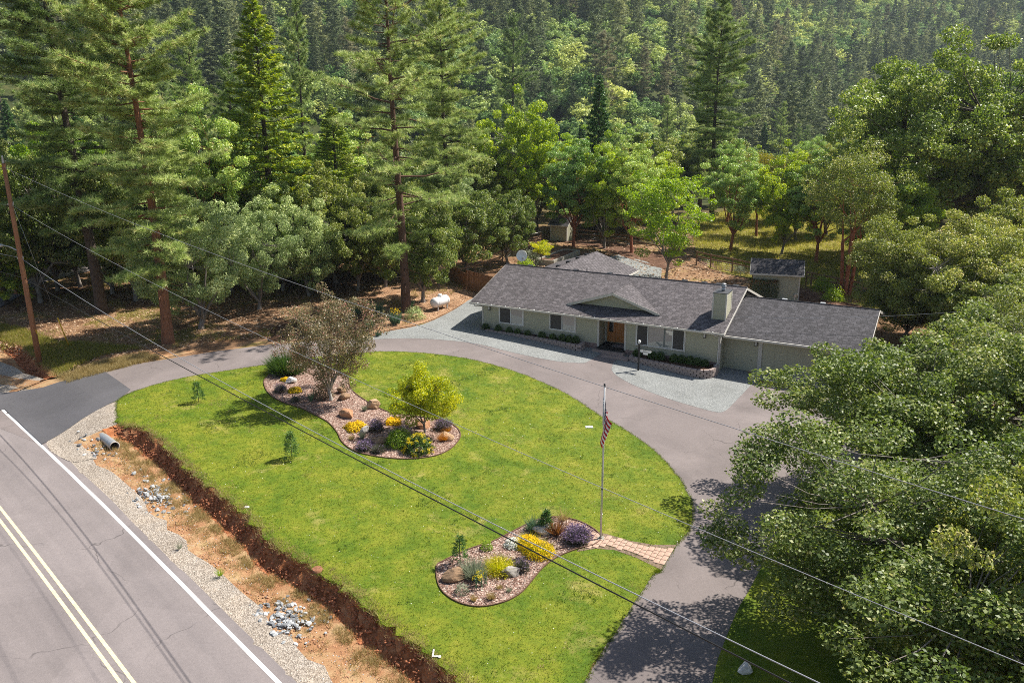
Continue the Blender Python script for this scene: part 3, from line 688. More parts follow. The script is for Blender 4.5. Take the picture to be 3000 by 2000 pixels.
siding(sd_, (10.55, 1.95, 0), (12.6, 1.95, 0), 2.3, 2.5, (0, -1, 0))
sd_.build('siding', 'siding', house)
bk = MB(); bk.box(.79, 10.56, FW - .05, FW + .01, GZ, .36); bk.box(12.59, 19.3, FW - .05, FW + .01, GZ, .2)
bk.build('brick_skirt', 'brick_skirt', house)
boxes('corner_trim', 'trim', house, [(a, b, FW - .055 if a < 19 else FW - .06, FW + .05, .36 if a < 10 else (.12 if a < 13 else -.62), 2.5) for a, b in ((.74, .86), (10.46, 10.6), (12.55, 12.69), (19.3, 19.44))]
      + [(19.38, 19.46, FW + .053, FW + .13, -.62, 2.5), (10.55, 10.62, 1.83, 1.97, .2, 2.45)])
boxes('entry_header', 'trim', house, [(10.6, 12.55, FW - .03, FW + .05, 2.28, 2.5)])
window(house, 2.3, 4.35, .95, 2.2, FW, (3.28,), ('pane_screen', 'pane_clear'))
window(house, 6.62, 8.7, .98, 2.2, FW, (7.62,), ('pane_screen', 'pane_clear'))
window(house, 13.47, 16.95, .70, 2.2, FW, (14.3, 16.1), ('pane_screen', 'pane_clear', 'pane_screen'))
# front door with sidelight
d = MB(); d.box(11.35, 12.42, 1.90, 1.95, .22, 2.28); dd_ = d.build('door', 'door_wood', house)
for k in range(9):
    m = MB(); m.box(11.40 + k * .112, 11.40 + k * .112 + .1, 1.878, 1.902, .27, 2.24); m.build('plank', 'door_wood', dd_)
m = MB(); m.tube([(12.33, 1.84, 1.15), (12.33, 1.82, 1.2), (12.33, 1.82, 1.3), (12.33, 1.86, 1.36)], .014, 6); m.build('handle', 'dark_metal', dd_)
m = MB(); m.box(10.72, 11.33, 1.90, 1.95, .22, 2.28); m.box(10.72, 10.84, 1.87, 1.9, .22, 2.28); m.box(11.2, 11.33, 1.87, 1.9, .22, 2.28); m.box(10.84, 11.2, 1.875, 1.9, .22, .95); m.box(10.9, 11.14, 1.865, 1.88, .34, .85)
sl2 = m.build('sidelight', 'door_wood', house)
m = MB(); m.box(10.86, 11.18, 1.885, 1.897, .97, 2.24); m.build('pane', 'pane_dark', sl2)
m = MB(); m.box(11.32, 11.36, 1.86, 1.9, .22, 2.3); m.box(12.42, 12.6, 1.86, 1.95, .22, 2.3); m.build('door_frame', 'door_wood', house)
# porch floor and steps
m = MB(); m.box(10.55, 12.6, FW - .35, 1.95, GZ, .16); m.build('porch_floor', 'mat_black', house)
m = MB(); m.box(10.35, 12.75, -.08, FW - .34, GZ, .03); m.build('step', 'step_concrete', house)
m = MB(); m.box(9.75, 13.35, -.85, -.05, GZ, -.12); m.build('step', 'step_concrete', house)
# main roof: a thick gable slab with gutter and fascia
rf = MB(); th = .1
RZT = EH + HS * HW / 2
for (b0, z0_, b1, z1_) in ((0, EH, HW / 2, RZT), (HW, EH, HW / 2, RZT)):
    pts = [(0, b0, z0_), (HL, b0, z0_), (HL, b1, z1_), (0, b1, z1_)]
    if b0 > b1: pts = pts[::-1]
    slab(rf, pts, th)
roof = rf.build('roof', 'shingle', house)
m = MB(); m.tube([(-.02, HW / 2, RZT + .005), (HL + .02, HW / 2, RZT + .005)], .06, 6, smooth=False); m.build('ridge_cap', 'shingle', roof)
for a in (-.03, HL):
    for s in (0, 1):
        b0, b1 = (0, HW / 2) if s == 0 else (HW, HW / 2); m = MB()
        m.prism([(a, b0, EH - .19), (a, b1, RZT - .19), (a, b1, RZT - .012), (a, b0, EH - .012)], [(a + .03, b0, EH - .19), (a + .03, b1, RZT - .19), (a + .03, b1, RZT - .012), (a + .03, b0, EH - .012)]); m.build('rake_fascia', 'fascia', roof)
m = MB(); m.box(0, HL, .0, .03, EH - .2, EH - .102); m.box(.02, HL - .02, .03, FW, EH - .2, EH - .18); m.build('fascia', 'fascia', roof)
m = MB()
m.prism([(-.03, -.12, EH - .13), (-.03, 0, EH - .13), (-.03, 0, EH - .02), (-.03, -.012, EH - .02), (-.03, -.02, EH - .11), (-.03, -.10, EH - .11), (-.03, -.11, EH - .03), (-.03, -.13, EH - .03)],
        [(HL + .03, -.12, EH - .13), (HL + .03, 0, EH - .13), (HL + .03, 0, EH - .02), (HL + .03, -.012, EH - .02), (HL + .03, -.02, EH - .11), (HL + .03, -.10, EH - .11), (HL + .03, -.11, EH - .03), (HL + .03, -.13, EH - .03)])
gu = m.build('gutter', 'gutter', roof)
for k in range(16):
    m = MB(); a = .7 + k * 1.22; m.box(a, a + .07, -.13, .05, EH - .025, EH - .005); m.build('gutter_hanger', 'white_vinyl', gu)
m = MB(); m.box(HL - .02, HL + .025, -.12, .0, EH - .125, EH - .03); m.build('end_cap', 'gutter', gu)
m = MB(); m.tube([(19.2, -.05, EH - .12), (19.2, -.05, EH - .25), (19.32, .4, EH - .38), (19.34, FW - .12, EH - .5), (19.34, FW - .12, .15), (19.28, FW - .2, .05), (19.05, FW - .3, -.02), (19.03, FW - .3, -.45)], .045, 6); m.build('downspout', 'gutter', house)
m = MB(); m.tube([(.4, -.05, EH - .1), (.4, -.02, EH - .28), (.66, .3, EH - .34), (.7, FW - .03, EH - .4)], .045, 6); m.build('downspout', 'gutter', house)
# roof vents behind the ridge, pipe, dome skylight
for a in (2.1, 6.2, 9.1, 15.1, 16.6, 17.7, 18.9):
    m = MB(); m.box(a - .2, a + .2, HW / 2 + .05, HW / 2 + .4, RZT - .12, RZT + .06); m.build('roof_vent', 'black_metal', roof)
m = MB(); m.tube([(7.15, HW / 2 + .3, RZT - .2), (7.15, HW / 2 + .3, RZT + .22)], .04, 8); m.build('vent_pipe', 'black_metal', roof)
# false gable over the entry
DP = (11.37, 1.1, 4.04)
dm = MB(); TL, TR, BK = (7.75, 1.12, EH + HS * 1.12 + .01), (14.95, 1.12, EH + HS * 1.12 + .01), (11.37, 4.75, EH + HS * 4.75 + .01)
up = Vector((0, 0, .09))
for tri in ((TL, DP, BK), (DP, TR, BK)):
    dm.prism([Vector(p) for p in tri], [Vector(p) + up for p in tri])
go = dm.build('gable_roof', 'shingle_turned', house)
m = MB(); m.tube([Vector(DP) + up, Vector(BK) + up], .045, 6, smooth=False); m.tube([Vector(TR) + Vector((0, .03, .07)), Vector(BK) + Vector((0, 0, .07))], .04, 5, smooth=False); m.tube([Vector(TL) + Vector((0, .03, .07)), Vector(BK) + Vector((0, 0, .07))], .025, 5, smooth=False); m.build('ridge_cap', 'shingle', go)
m = MB()
for p in (TL, TR):
    p = Vector(p); q = Vector(DP); m.prism([p + Vector((0, -.03, -.12)), q + Vector((0, -.03, -.12)), q + Vector((0, -.03, .075)), p + Vector((0, -.03, .075))], [p + Vector((0, .0, -.12)), q + Vector((0, .0, -.12)), q + Vector((0, .0, .075)), p + Vector((0, .0, .075))])
m.build('gable_fascia', 'fascia', go)
m = MB(); zb = EH + HS * 1.5
k = 0
while True:
    z = zb + k * .17; z1_ = z + .17
    if z1_ > 3.93: break
    x0_ = 11.37 - 3.3 * (3.98 - z1_) / (3.98 - zb); x1_ = 11.37 + 3.3 * (3.98 - z1_) / (3.98 - zb)
    m.add([(x0_ - .45, 1.48, z), (x1_ + .45, 1.48, z), (x1_, 1.495, z1_), (x0_, 1.495, z1_)], [(0, 1, 2, 3)]); k += 1
m.add([(11.37 - 3.5, 1.5, zb - .1), (11.37 + 3.5, 1.5, zb - .1), (11.37, 1.5, 4.02)], [(0, 1, 2)])
m.build('gable_siding', 'siding', go)
# chimney
ch = MB(); ch.box(18.52, 19.42, 1.5, 2.88, 2.6, 4.78)
co_ = ch.build('chimney', 'siding', house)
m = MB()
siding(m, (18.52, 1.5, 0), (19.42, 1.5, 0), 2.9, 4.75, (0, -1, 0), .16); siding(m, (19.42, 1.5, 0), (19.42, 2.88, 0), 2.9, 4.75, (1, 0, 0), .16); siding(m, (18.52, 2.88, 0), (18.52, 1.5, 0), 2.9, 4.75, (-1, 0, 0), .16); m.build('siding', 'siding', co_)
boxes('corner_trim', 'trim', co_, [(x, x + .1, y, y + .1, 2.7, 4.77) for x, y in ((18.48, 1.46), (19.36, 1.46), (18.48, 2.82), (19.36, 2.82))])
m = MB(); m.box(18.47, 19.47, 1.45, 2.93, 4.78, 4.82); m.build('chimney_cap', 'dark_metal', co_)
m = MB(); m.lathe([(0, 4.82), (.13, 4.82), (.13, 5.05), (.1, 5.06), (.1, 5.12), (.19, 5.13), (.19, 5.18), (.12, 5.22), (.12, 5.28), (.17, 5.29), (.17, 5.33), (0, 5.36)], 14, (19.0, 2.2, 0)); m.build('flue', 'galvanized', co_)
lantern(house, 1.42, FW, 2.1); lantern(house, 18.35, FW, 2.1); lantern(house, 21.55, 1.82, 1.62)
m = MB(); m.box(11.45, 12.5, .95, 1.65, .162, .18); dmo = tag(m.build('door_mat', 'mat_grey', None), 'grey door mat on the black porch floor before the front door', 'mat'); dmo.location = house.location; dmo.rotation_euler = house.rotation_euler
# garage
GE, GEB, GR, GRB, GA1 = 2.07, 1.0, 3.6, 6.45, 28.6
m = MB(); m.box(19.3, 28.2, 1.85, 11, -1.2, 2.1); m.prism([(19.45, 1.85, 2.1), (19.45, 11, 2.1), (19.45, GRB, 3.35)], [(28.2, 1.85, 2.1), (28.2, 11, 2.1), (28.2, GRB, 3.35)]); m.build('garage_wall', 'siding', house)
m = MB(); siding(m, (19.42, 1.85, 0), (21.75, 1.85, 0), -.5, 2.05, (0, -1, 0)); m.build('garage_siding', 'siding', house)
m = MB(); siding(m, (27.2, 1.85, 0), (28.2, 1.85, 0), -.5, 2.05, (0, -1, 0)); siding(m, (28.2, 1.85, 0), (28.2, 11, 0), -.6, 2.05, (1, 0, 0)); m.build('garage_siding', 'siding', house)
boxes('garage_trim', 'trim', house, [(21.72, 21.98, 1.76, 1.86, -.65, 2.0), (27.0, 27.2, 1.76, 1.86, -.65, 2.0), (21.98, 27.0, 1.77, 1.86, 1.72, 2.0)])
gd = MB(); gd.box(21.98, 27.0, 1.83, 1.9, -.62, 1.72); gdo = gd.build('garage_door', 'siding', house)
for r in range(4):
    for c in range(6):
        m = MB(); a = 22.06 + c * .82; z = -.58 + r * .575; m.box(a, a + .74, 1.812, 1.835, z + .04, z + .52); m.build('panel', 'siding', gdo)
m = MB(); m.tube([(21.3, 1.80, .3), (21.3, 1.76, .3)], .03, 8); m.build('hose_tap', 'dark_metal', house)
m = MB()
slab(m, [(19.44, GEB, GE), (GA1, GEB, GE), (GA1, GRB, GR), (19.44, GRB, GR)], .1); slab(m, [(19.44, GRB, GR), (GA1, GRB, GR), (GA1, 11.9, GE), (19.44, 11.9, GE)], .1)
gr = m.build('garage_roof', 'shingle_dark_shaded', house)
m = MB(); m.box(19.47, GA1, GEB - .11, GEB - .005, GE - .13, GE - .02); m.build('gutter', 'gutter', gr)
m = MB(); m.box(19.47, GA1, GEB, GEB + .03, GE - .2, GE - .102); m.build('fascia', 'fascia', gr)
m = MB(); m.tube([(19.5, GRB, GR + .005), (GA1, GRB, GR + .005)], .055, 6, smooth=False); m.build('ridge_cap', 'shingle_dark_shaded', gr)
m = MB()
for a in (GA1, ):
    for b0, b1 in ((GEB, GRB), (11.9, GRB)): m.prism([(a, b0, GE - .19), (a, b1, GR - .19), (a, b1, GR - .01), (a, b0, GE - .01)], [(a + .03, b0, GE - .19), (a + .03, b1, GR - .19), (a + .03, b1, GR - .01), (a + .03, b0, GE - .01)])
m.build('rake_fascia', 'fascia', gr)
for a in (22.3, 24.9):
    m = MB(); m.box(a - .17, a + .17, GRB + .03, GRB + .35, GR - .1, GR + .07); m.build('roof_vent', 'galvanized', gr)
m = MB(); m.box(19.5, 27.6, .55, 1.84, -1.0, -.56); m.build('garage_slab', 'concrete', house)
# rear wing
WR, WA = 4.14, 3.9
m = MB(); m.box(.4, 7.4, 10.5, 15.3, -.9, 2.75); m.build('wing_wall', 'siding', house)
m = MB(); slab(m, [(WA, 5.9, WR), (7.95, 5.9, WR - 1.33), (7.95, 15.8, WR - 1.33), (WA, 15.8, WR)], .1); slab(m, [(-.15, 5.9, WR - 1.33), (WA, 5.9, WR), (WA, 15.8, WR), (-.15, 15.8, WR - 1.33)], .1)
wr = m.build('wing_roof', 'shingle_turned', house)
m = MB(); m.tube([(WA, 6.0, WR), (WA, 15.8, WR)], .05, 6, smooth=False); m.build('ridge_cap', 'shingle', wr)
m = MB()
m.prism([(WA, 15.8, WR - .2), (7.95, 15.8, WR - 1.53), (7.95, 15.8, WR - 1.34), (WA, 15.8, WR - .01)], [(WA, 15.83, WR - .2), (7.95, 15.83, WR - 1.53), (7.95, 15.83, WR - 1.34), (WA, 15.83, WR - .01)]); m.box(7.95, 8.05, 6, 15.8, WR - 1.48, WR - 1.36); m.build('fascia', 'fascia', wr)
for b in (8.2, 10.2, 12.2, 14.1):
    m = MB(); m.box(WA - .42, WA - .08, b - .17, b + .17, WR - .12, WR + .07); m.build('roof_vent', 'black_metal', wr)
m = MB(); Mx = Matrix.Rotation(math.atan(.33), 3, 'Y'); m.lathe([(.0, .34), (.2, .32), (.36, .24), (.46, .12), (.48, .0)], 16, (6.6, 8.2, WR - .33 * 2.7 + .02), Mx); m.build('skylight_dome', 'copper_dome', wr)
# satellite dish on the back slope
dl = thing('satellite_dish', 'round white satellite dish rising behind the left end of the house roof', 'dish', hp(.9, 6.9, RZT - .36), YAW)
m = MB(); Mx = Matrix.Rotation(math.radians(80), 3, 'X') @ Matrix.Rotation(math.radians(20), 3, 'Y'); m.lathe([(0, 0), (.2, .02), (.36, .07), (.46, .13), (.44, .135), (.35, .09), (.2, .04), (0, .02)], 20, (0, 0, .95), Mx); m.build('reflector', 'white_paint', dl)
m = MB(); m.tube([(0, .05, 0), (0, .05, .6), (0, .03, .95)], .03, 8); m.tube([(0, .0, .8), (.25, -.35, .72), (.42, -.55, .85)], .02, 6); m.build('mast', 'dark_metal', dl)
m = MB(); m.box(.36, .5, -.62, -.48, .8, .95); m.build('receiver', 'galvanized', dl)
# planter walls: stacked blocks, each a part
def planter(label, pts, zb, zt_, soil, closed_left=False):
    o = thing('planter_wall', label, 'planter', hp(0, 0, 0), YAW)
    pts = smoothpoly(pts, 6, False); m = []
    for k in range(3):
        mb = MB(); l_ = .40; h = .148; e = .012
        xs = [-l_ / 2 + .006, l_ / 2 - .006]; sk = rnd.uniform(-.012, .012)
        mb.prism([(xs[0], -.13 + sk, 0), (0, -.155, 0), (xs[1], -.13 - sk, 0), (xs[1] - .03, .14, 0), (xs[0] + .03, .14, 0)], [(xs[0] + e, -.118 + sk, h), (0, -.143, h), (xs[1] - e, -.118 - sk, h), (xs[1] - .03, .13, h), (xs[0] + .03, .13, h)])
        me = mb.mesh('block'); me.materials.append(MATS['block_wall']); m.append(me)
    seg = [np.hypot(*(pts[i + 1] - pts[i])) for i in range(len(pts) - 1)]; cum = np.concatenate([[0], np.cumsum(seg)]); T = cum[-1]
    def at(t):
        i = min(int(np.searchsorted(cum, t, 'right')) - 1, len(seg) - 1); f = (t - cum[i]) / seg[i]; p = pts[i] + (pts[i + 1] - pts[i]) * f; dv = pts[i + 1] - pts[i]; return p, math.atan2(dv[1], dv[0])
    z = zt_ - .15; row = 0
    while True:
        t = .2 + (row % 2) * .2; any_ = False
        while t < T - .12:
            p, a = at(t); wp = hp(p[0], p[1]); gz = float(zs(wp[0], wp[1]))
            if z + .15 > gz - .05:
                b = link('block', rnd.choice(m), o); b.location = (p[0], p[1], z + rnd.uniform(-.003, .003)); b.rotation_euler = (0, 0, a + rnd.uniform(-.03, .03)); any_ = True
            t += .4
        if not any_: break
        z -= .15; row += 1
    s = MB(); q = [(p[0], p[1], zt_ - .1) for p in pts] + [(pts[-1][0], FW - .04, zt_ - .1), (pts[0][0], FW - .04, zt_ - .1)]; s.add(q, [tuple(range(len(q)))]); s.build('planter_soil', 'dark_bed_soil', o)
    return o
planter('low curved block planter wall under the two smaller front windows', [(.75, .45), (.95, .12), (1.6, -.05), (4, -.12), (7, -.35), (9.3, -.62), (9.5, -.3), (9.5, .45)], 0, .44, 0)
planter('taller stacked block planter wall under the wide front window', [(13.5, .45), (13.5, -.45), (13.9, -.62), (16, -.95), (18, -1.25), (18.8, -1.2), (19.25, -.85), (19.4, -.3), (19.4, .3)], 0, .12, 0)

# ------------------------------------------------------------------ street furniture and yard things
# flagpole and flag
fb = GV(1760, 1579, .03)
FH = top_height(np.array(fb), 1131)
fp = thing('flagpole', 'tall silver flagpole standing where the paver path meets the bed', 'flagpole', fb)
m = MB(); m.tube([(0, 0, 0), (0, 0, FH * .33), (0, 0, FH * .66), (0, 0, FH)], [.045, .04, .034, .028], 12); m.build('pole', 'aluminium', fp)
m = MB(); m.tube([(0, 0, FH), (0, 0, FH + .04)], .045, 12); m.lathe([(0, FH + .12), (.03, FH + .11), (.045, FH + .07), (.03, FH + .04)], 12); m.build('finial', 'dark_metal', fp)
m = MB(); m.tube([(0, 0, FH * .335), (0, 0, FH * .335 + .05)], .047, 12); m.build('joint_collar', 'dark_metal', fp)
m = MB(); m.prism([(-.17, -.17, -.02), (.17, -.17, -.02), (.17, .17, -.02), (-.17, .17, -.02)], [(-.14, -.14, .045), (.14, -.14, .045), (.14, .14, .045), (-.14, .14, .045)]); m.tube([(0, 0, .03), (0, 0, .1)], .07, 12); m.build('footing', 'concrete_grey', fp)
m = MB(); m.tube([(.035, -.03, 1.2), (.04, -.03, FH * .6), (.03, -.03, FH - .05)], .006, 4); m.box(.03, .05, -.09, .0, 1.17, 1.2); m.build('halyard', 'white_paint', fp)
def flag():
    """a limp flag: hoist along the pole, cloth hanging in folds below the fly"""
    o = thing('flag', 'striped flag of red, white and blue hanging limp from the flagpole', 'flag', fb)
    H_, L_ = 1.15, 1.9; nu, nv = 44, 26; zt_ = FH - .52
    V = np.zeros((nu + 1, nv + 1, 3))
    for i in range(nu + 1):
        u = i / nu
        for j in range(nv + 1):
            v = j / nv                                     # 0 top, 1 bottom
            # cloth sags: distance from pole shrinks, z falls with u
            fold = math.sin(u * 10.5 + .5 * v) * min(1, u * 3.5)
            x2 = .02 + .30 * math.sin(min(1., u * 1.2) * math.pi * .5) * (.25 + .75 * v) - .30 * u * u * (1 - v) + .09 * fold
            y = .12 * math.cos(u * 10.5 + .6 * v) * min(1, u * 3)
            z = zt_ - v * H_ * (1 - .12 * u) - 1.05 * u ** .85 - .12 * u * v
            V[i, j] = (.07 - x2 * .5 + .03 * u * 4 * (u > .5) * (1 - v), y - .05, z)
    F = []; mi = []
    for i in range(nu):
        for j in range(nv):
            F.append((i * (nv + 1) + j, (i + 1) * (nv + 1) + j, (i + 1) * (nv + 1) + j + 1, i * (nv + 1) + j + 1))
            canton = i < nu * .4 and j < nv * 7 / 13
            mi.append(2 if canton else (0 if (j * 13 // nv) % 2 == 0 else 1))
    me = bpy.data.meshes.new('flag_cloth'); me.from_pydata(V.reshape(-1, 3).tolist(), [], F)
    for k in ('flag_red', 'flag_white', 'flag_blue'): me.materials.append(MATS[k])
    me.polygons.foreach_set('material_index', mi); me.polygons.foreach_set('use_smooth', [True] * len(F)); me.update()
    cl = link('cloth', me, o)
    st = MB()
    for r in range(9):
        for c in range(6 if r % 2 == 0 else 5):
            u = (c + (.5 if r % 2 == 0 else 1.)) / 6 * .4; v = (r + .7) / 9.6 * 7 / 13
            i, j = min(int(u * nu), nu - 1), min(int(v * nv), nv - 1)
            p = Vector(V[i, j]); du = (Vector(V[i + 1, j]) - p).normalized(); dv = (Vector(V[i, j + 1]) - p).normalized(); n_ = du.cross(dv).normalized()
            for s_ in (-1, 1):
                q = []
                for k in range(10):
                    rr = .028 if k % 2 == 0 else .012; an = math.pi * k / 5; q.append(p + du * rr * math.sin(an) + dv * -rr * math.cos(an) + n_ * .004 * s_)
                st.add(q, [tuple(range(10))])
    st.build('stars', 'flag_white', cl)
    me2 = MB(); me2.tube([(-.045, -.02, zt_ + .02), (-.045, -.02, zt_ - H_)], .012, 6); me2.build('hoist_band', 'flag_white', o)
flag()

# lamp sign post with house number
lp = thing('lamp_sign_post', 'black lamp post with white globe and hanging white house number sign', 'sign post', GV(1870, 1085), YAW)
m = MB(); m.box(-.05, .05, -.05, .05, -.1, 1.92); m.build('post', 'black_metal', lp)
m = MB(); m.lathe([(0, 2.16), (.06, 2.15), (.1, 2.1), (.115, 2.04), (.1, 1.98), (.06, 1.93), (.05, 1.91)], 14); m.build('globe', 'white_paint', lp)
m = MB()
m.tube([(.05, 0, 1.86), (.25, 0, 1.84), (.6, 0, 1.76), (.8, 0, 1.72), (.84, 0, 1.66), (.8, 0, 1.61), (.76, 0, 1.63)], .014, 6)
m.tube([(.05, 0, 1.74), (.3, 0, 1.70), (.48, 0, 1.67), (.52, 0, 1.63), (.48, 0, 1.60)], .012, 6); m.tube([(.05, 0, 1.64), (.2, 0, 1.62), (.26, 0, 1.58)], .012, 6)
m.tube([(.05, 0, 1.52), (.5, 0, 1.52), (.95, 0, 1.52)], .016, 6); m.build('scroll_bracket', 'black_metal', lp)
m = MB(); pts = [(.07, .36), (.1, .42), (.2, .44), (.28, .42), (.30, .42), (.62, .42), (.66, .44), (.76, .44), (.84, .42), (.87, .36), (.84, .29), (.74, .26), (.66, .28), (.62, .28), (.60, .12), (.31, .12), (.30, .28), (.27, .28), (.18, .26), (.1, .29)]
m.prism([(x, -.012, z + 1.06) for x, z in pts], [(x, .012, z + 1.06) for x, z in pts]); so_ = m.build('sign_board', 'white_paint', lp)
def text(body, size, loc, rot, mat, parent, name):
    cu = bpy.data.curves.new(name, 'FONT'); cu.body = body; cu.size = size; cu.align_x = 'CENTER'; cu.align_y = 'CENTER'; cu.extrude = .002
    tmp = bpy.data.objects.new('tmp', cu); COL.objects.link(tmp)
    me = bpy.data.meshes.new_from_object(tmp.evaluated_get(bpy.context.evaluated_depsgraph_get())); bpy.data.objects.remove(tmp)
    me.materials.clear(); o = link(name, me, parent, mat); o.location = loc; o.rotation_euler = rot; return o
text('1691', .17, (.46, -.016, 1.40), (math.pi / 2, 0, 0), 'black_metal', so_, 'house_number')
for x in (.2, .75): m = MB(); m.tube([(x, 0, 1.49), (x, 0, 1.53)], .006, 4); m.build('chain', 'black_metal', lp)

# propane tank
tk = thing('propane_tank', 'white horizontal propane tank lying among fallen leaves near the house', 'tank', GV(1290, 905), math.radians(55))
m = MB(); prof = [(0, -1.0), (.16, -.99), (.30, -.93), (.39, -.83), (.43, -.7), (.43, .7), (.39, .83), (.30, .93), (.16, .99), (0, 1.0)]
m.lathe(prof, 22, (0, 0, .68), Matrix.Rotation(math.pi / 2, 3, 'Y')); m.build('vessel', 'tank_white', tk)
m = MB(); m.lathe([(.2, 0), (.2, .14), (.17, .2), (.08, .24), (0, .24)], 16, (0, 0, 1.08)); m.build('valve_dome', 'tank_white', tk)
for x in (-.6, .6):
    boxes('leg', 'galvanized', tk, [(x - .05, x + .05, -.3, -.22, -.05, .5), (x - .05, x + .05, .22, .3, -.05, .5)])
for x in (-.6, .6):
    m = MB(); m.lathe([(.434, -.02), (.44, 0), (.434, .02)], 22, (x, 0, .68), Matrix.Rotation(math.pi / 2, 3, 'Y')); m.build('band', 'galvanized', tk)

# utility pole, wires, guy
ub = G(116, 1063); UPV = Vector(ub)
UH = top_height(ub, 478)
up_ = thing('utility_pole', 'weathered reddish wooden utility pole on the ditch bank by the road', 'utility pole', ub)
m = MB(); m.tube([(0, 0, -.4), (0, 0, UH * .3), (0, 0, UH * .65), (0, 0, UH)], [.19, .17, .14, .115], 14); m.build('shaft', 'pole_wood', up_)
m = MB(); m.box(-.06, .06, -.02, .02, UH - .12, UH + .28); m.tube([(.1, 0, UH + .1), (.22, -.05, UH + .16)], .02, 6); m.build('top_bracket', 'galvanized', up_)
m = MB(); m.lathe([(.03, 0), (.06, .02), (.04, .06), (.065, .09), (.04, .13), (.05, .16), (0, .19)], 10, (0, 0, UH + .28)); m.build('insulator', 'ceramic', up_)
WZ = {'w4': 13.7, 'w3': 11.35, 'w1': 7.85, 'w2': 6.5}
for k, z in (('w3', 11.35 - ub[2]), ('w1', 7.85 - ub[2])):
    m = MB(); m.box(-.2, .2, -.03, .03, z - .06, z + .02); m.lathe([(.03, 0), (.05, .03), (.03, .07), (.045, .1), (0, .13)], 8, (.17, 0, z)); m.build('bracket', 'galvanized', up_)
ud = np.array([.69, -.72]); ud /= np.hypot(*ud)
m = MB(); m.tube([(-.1, .05, 8.3 - ub[2]), (-1.2, 1.0, 8.42 - ub[2]), (-2.3, 1.9, 8.4 - ub[2])], .035, 8); m.build('lamp_arm', 'galvanized', up_)
m = MB(); m.lathe([(.0, .1), (.13, .06), (.17, 0), (.12, -.1), (0, -.14)], 12, (-2.4, 2.0, 8.36 - ub[2])); m.build('lamp_head', 'galvanized', up_)
m = MB(); m.box(.1, .18, -.06, .02, 2.1, 2.35); m.build('tag_plate', 'yellow_plastic', up_)
def wire(label, zpts, mat, r):
    """parabola through three (s, z) points along the pole line"""
    A = np.array([[s * s, s, 1] for s, _ in zpts]); c = np.linalg.solve(A, np.array([z for _, z in zpts]))
    mb = MB(); pts = []
    for s in np.concatenate([np.linspace(-40, 0, 9)[:-1], np.linspace(0, 105, 54)]):
        z = c @ np.array([s * s, s, 1]) if s >= 0 else zpts[0][1] - 1.6 * (1 - ((s + 40) / 40) ** 2)
        pts.append((ub[0] + ud[0] * s, ub[1] + ud[1] * s, z))
    mb.tube(pts, r, 5); return tag(mb.build('overhead_wire', mat), label, 'wire', 'wires strung along the road')
wire('topmost thin grey overhead wire from the utility pole top', [(0, 13.65), (36, 11.62), (57, 11.28)], 'wire_alu', .008)
wire('second highest thin grey overhead wire, just below the topmost', [(0, 11.3), (36, 9.1), (57, 8.85)], 'wire_alu', .008)
wire('thick silver bundled overhead wire running above the black cable', [(0, 7.85), (40, 6.38), (57, 6.75)], 'wire_alu', .014)
wire('lowest overhead cable, thick and black', [(0, 6.5), (28, 6.16), (57, 6.38)], 'wire_black', .019)
gb = G(203, 1016); gw = thing('guy_wire', 'thin guy wire with a yellow plastic guard anchored behind the utility pole', 'guy wire', gb)
top_ = Vector(ub) + Vector((0, 0, UH - 2.2)) - Vector(gb); m = MB(); m.tube([(0, 0, -.1), top_], .008, 5); m.build('wire', 'galvanized', gw)
dv = top_.normalized(); m = MB(); m.tube([dv * .05, dv * 2.5], .04, 8); m.build('guard', 'yellow_plastic', gw)
# service drop to the house rake
a_ = hp(HL + .02, 2.0, 3.15); b_ = np.array([46., 44., 9.]); m = MB(); m.tube([a_ + (b_ - a_) * t + np.array([0, 0, -1.2 * 4 * t * (1 - t)]) for t in np.linspace(0, 1, 24)], .009, 5)
tag(m.build('service_wire', 'wire_alu'), 'thin service wire leaving the right gable edge of the house roof', 'wire')

# culvert pipe
cb = GV(331, 1292, -.38); cv = thing('culvert_pipe', 'short corrugated metal culvert pipe sticking out of the gravel at the ditch head', 'pipe', cb, math.atan2(RD[1], RD[0]))
m = MB(); pr2 = []
for k in range(34): pr2.append((.25 + .012 * math.sin(k * 1.9), -1.9 + k * .06))
pr2 += [(.235, .1), (.23, .08), (.225, -1.9)]
m.lathe(pr2, 22, (0, 0, .12), Matrix.Rotation(math.pi / 2, 3, 'Y')); m.build('pipe', 'galvanized', cv)
m = MB(); m.lathe([(.265, -.02), (.27, .03), (.228, .035)], 22, (.1, 0, .12), Matrix.Rotation(math.pi / 2, 3, 'Y')); m.build('end_ring', 'concrete', cv)

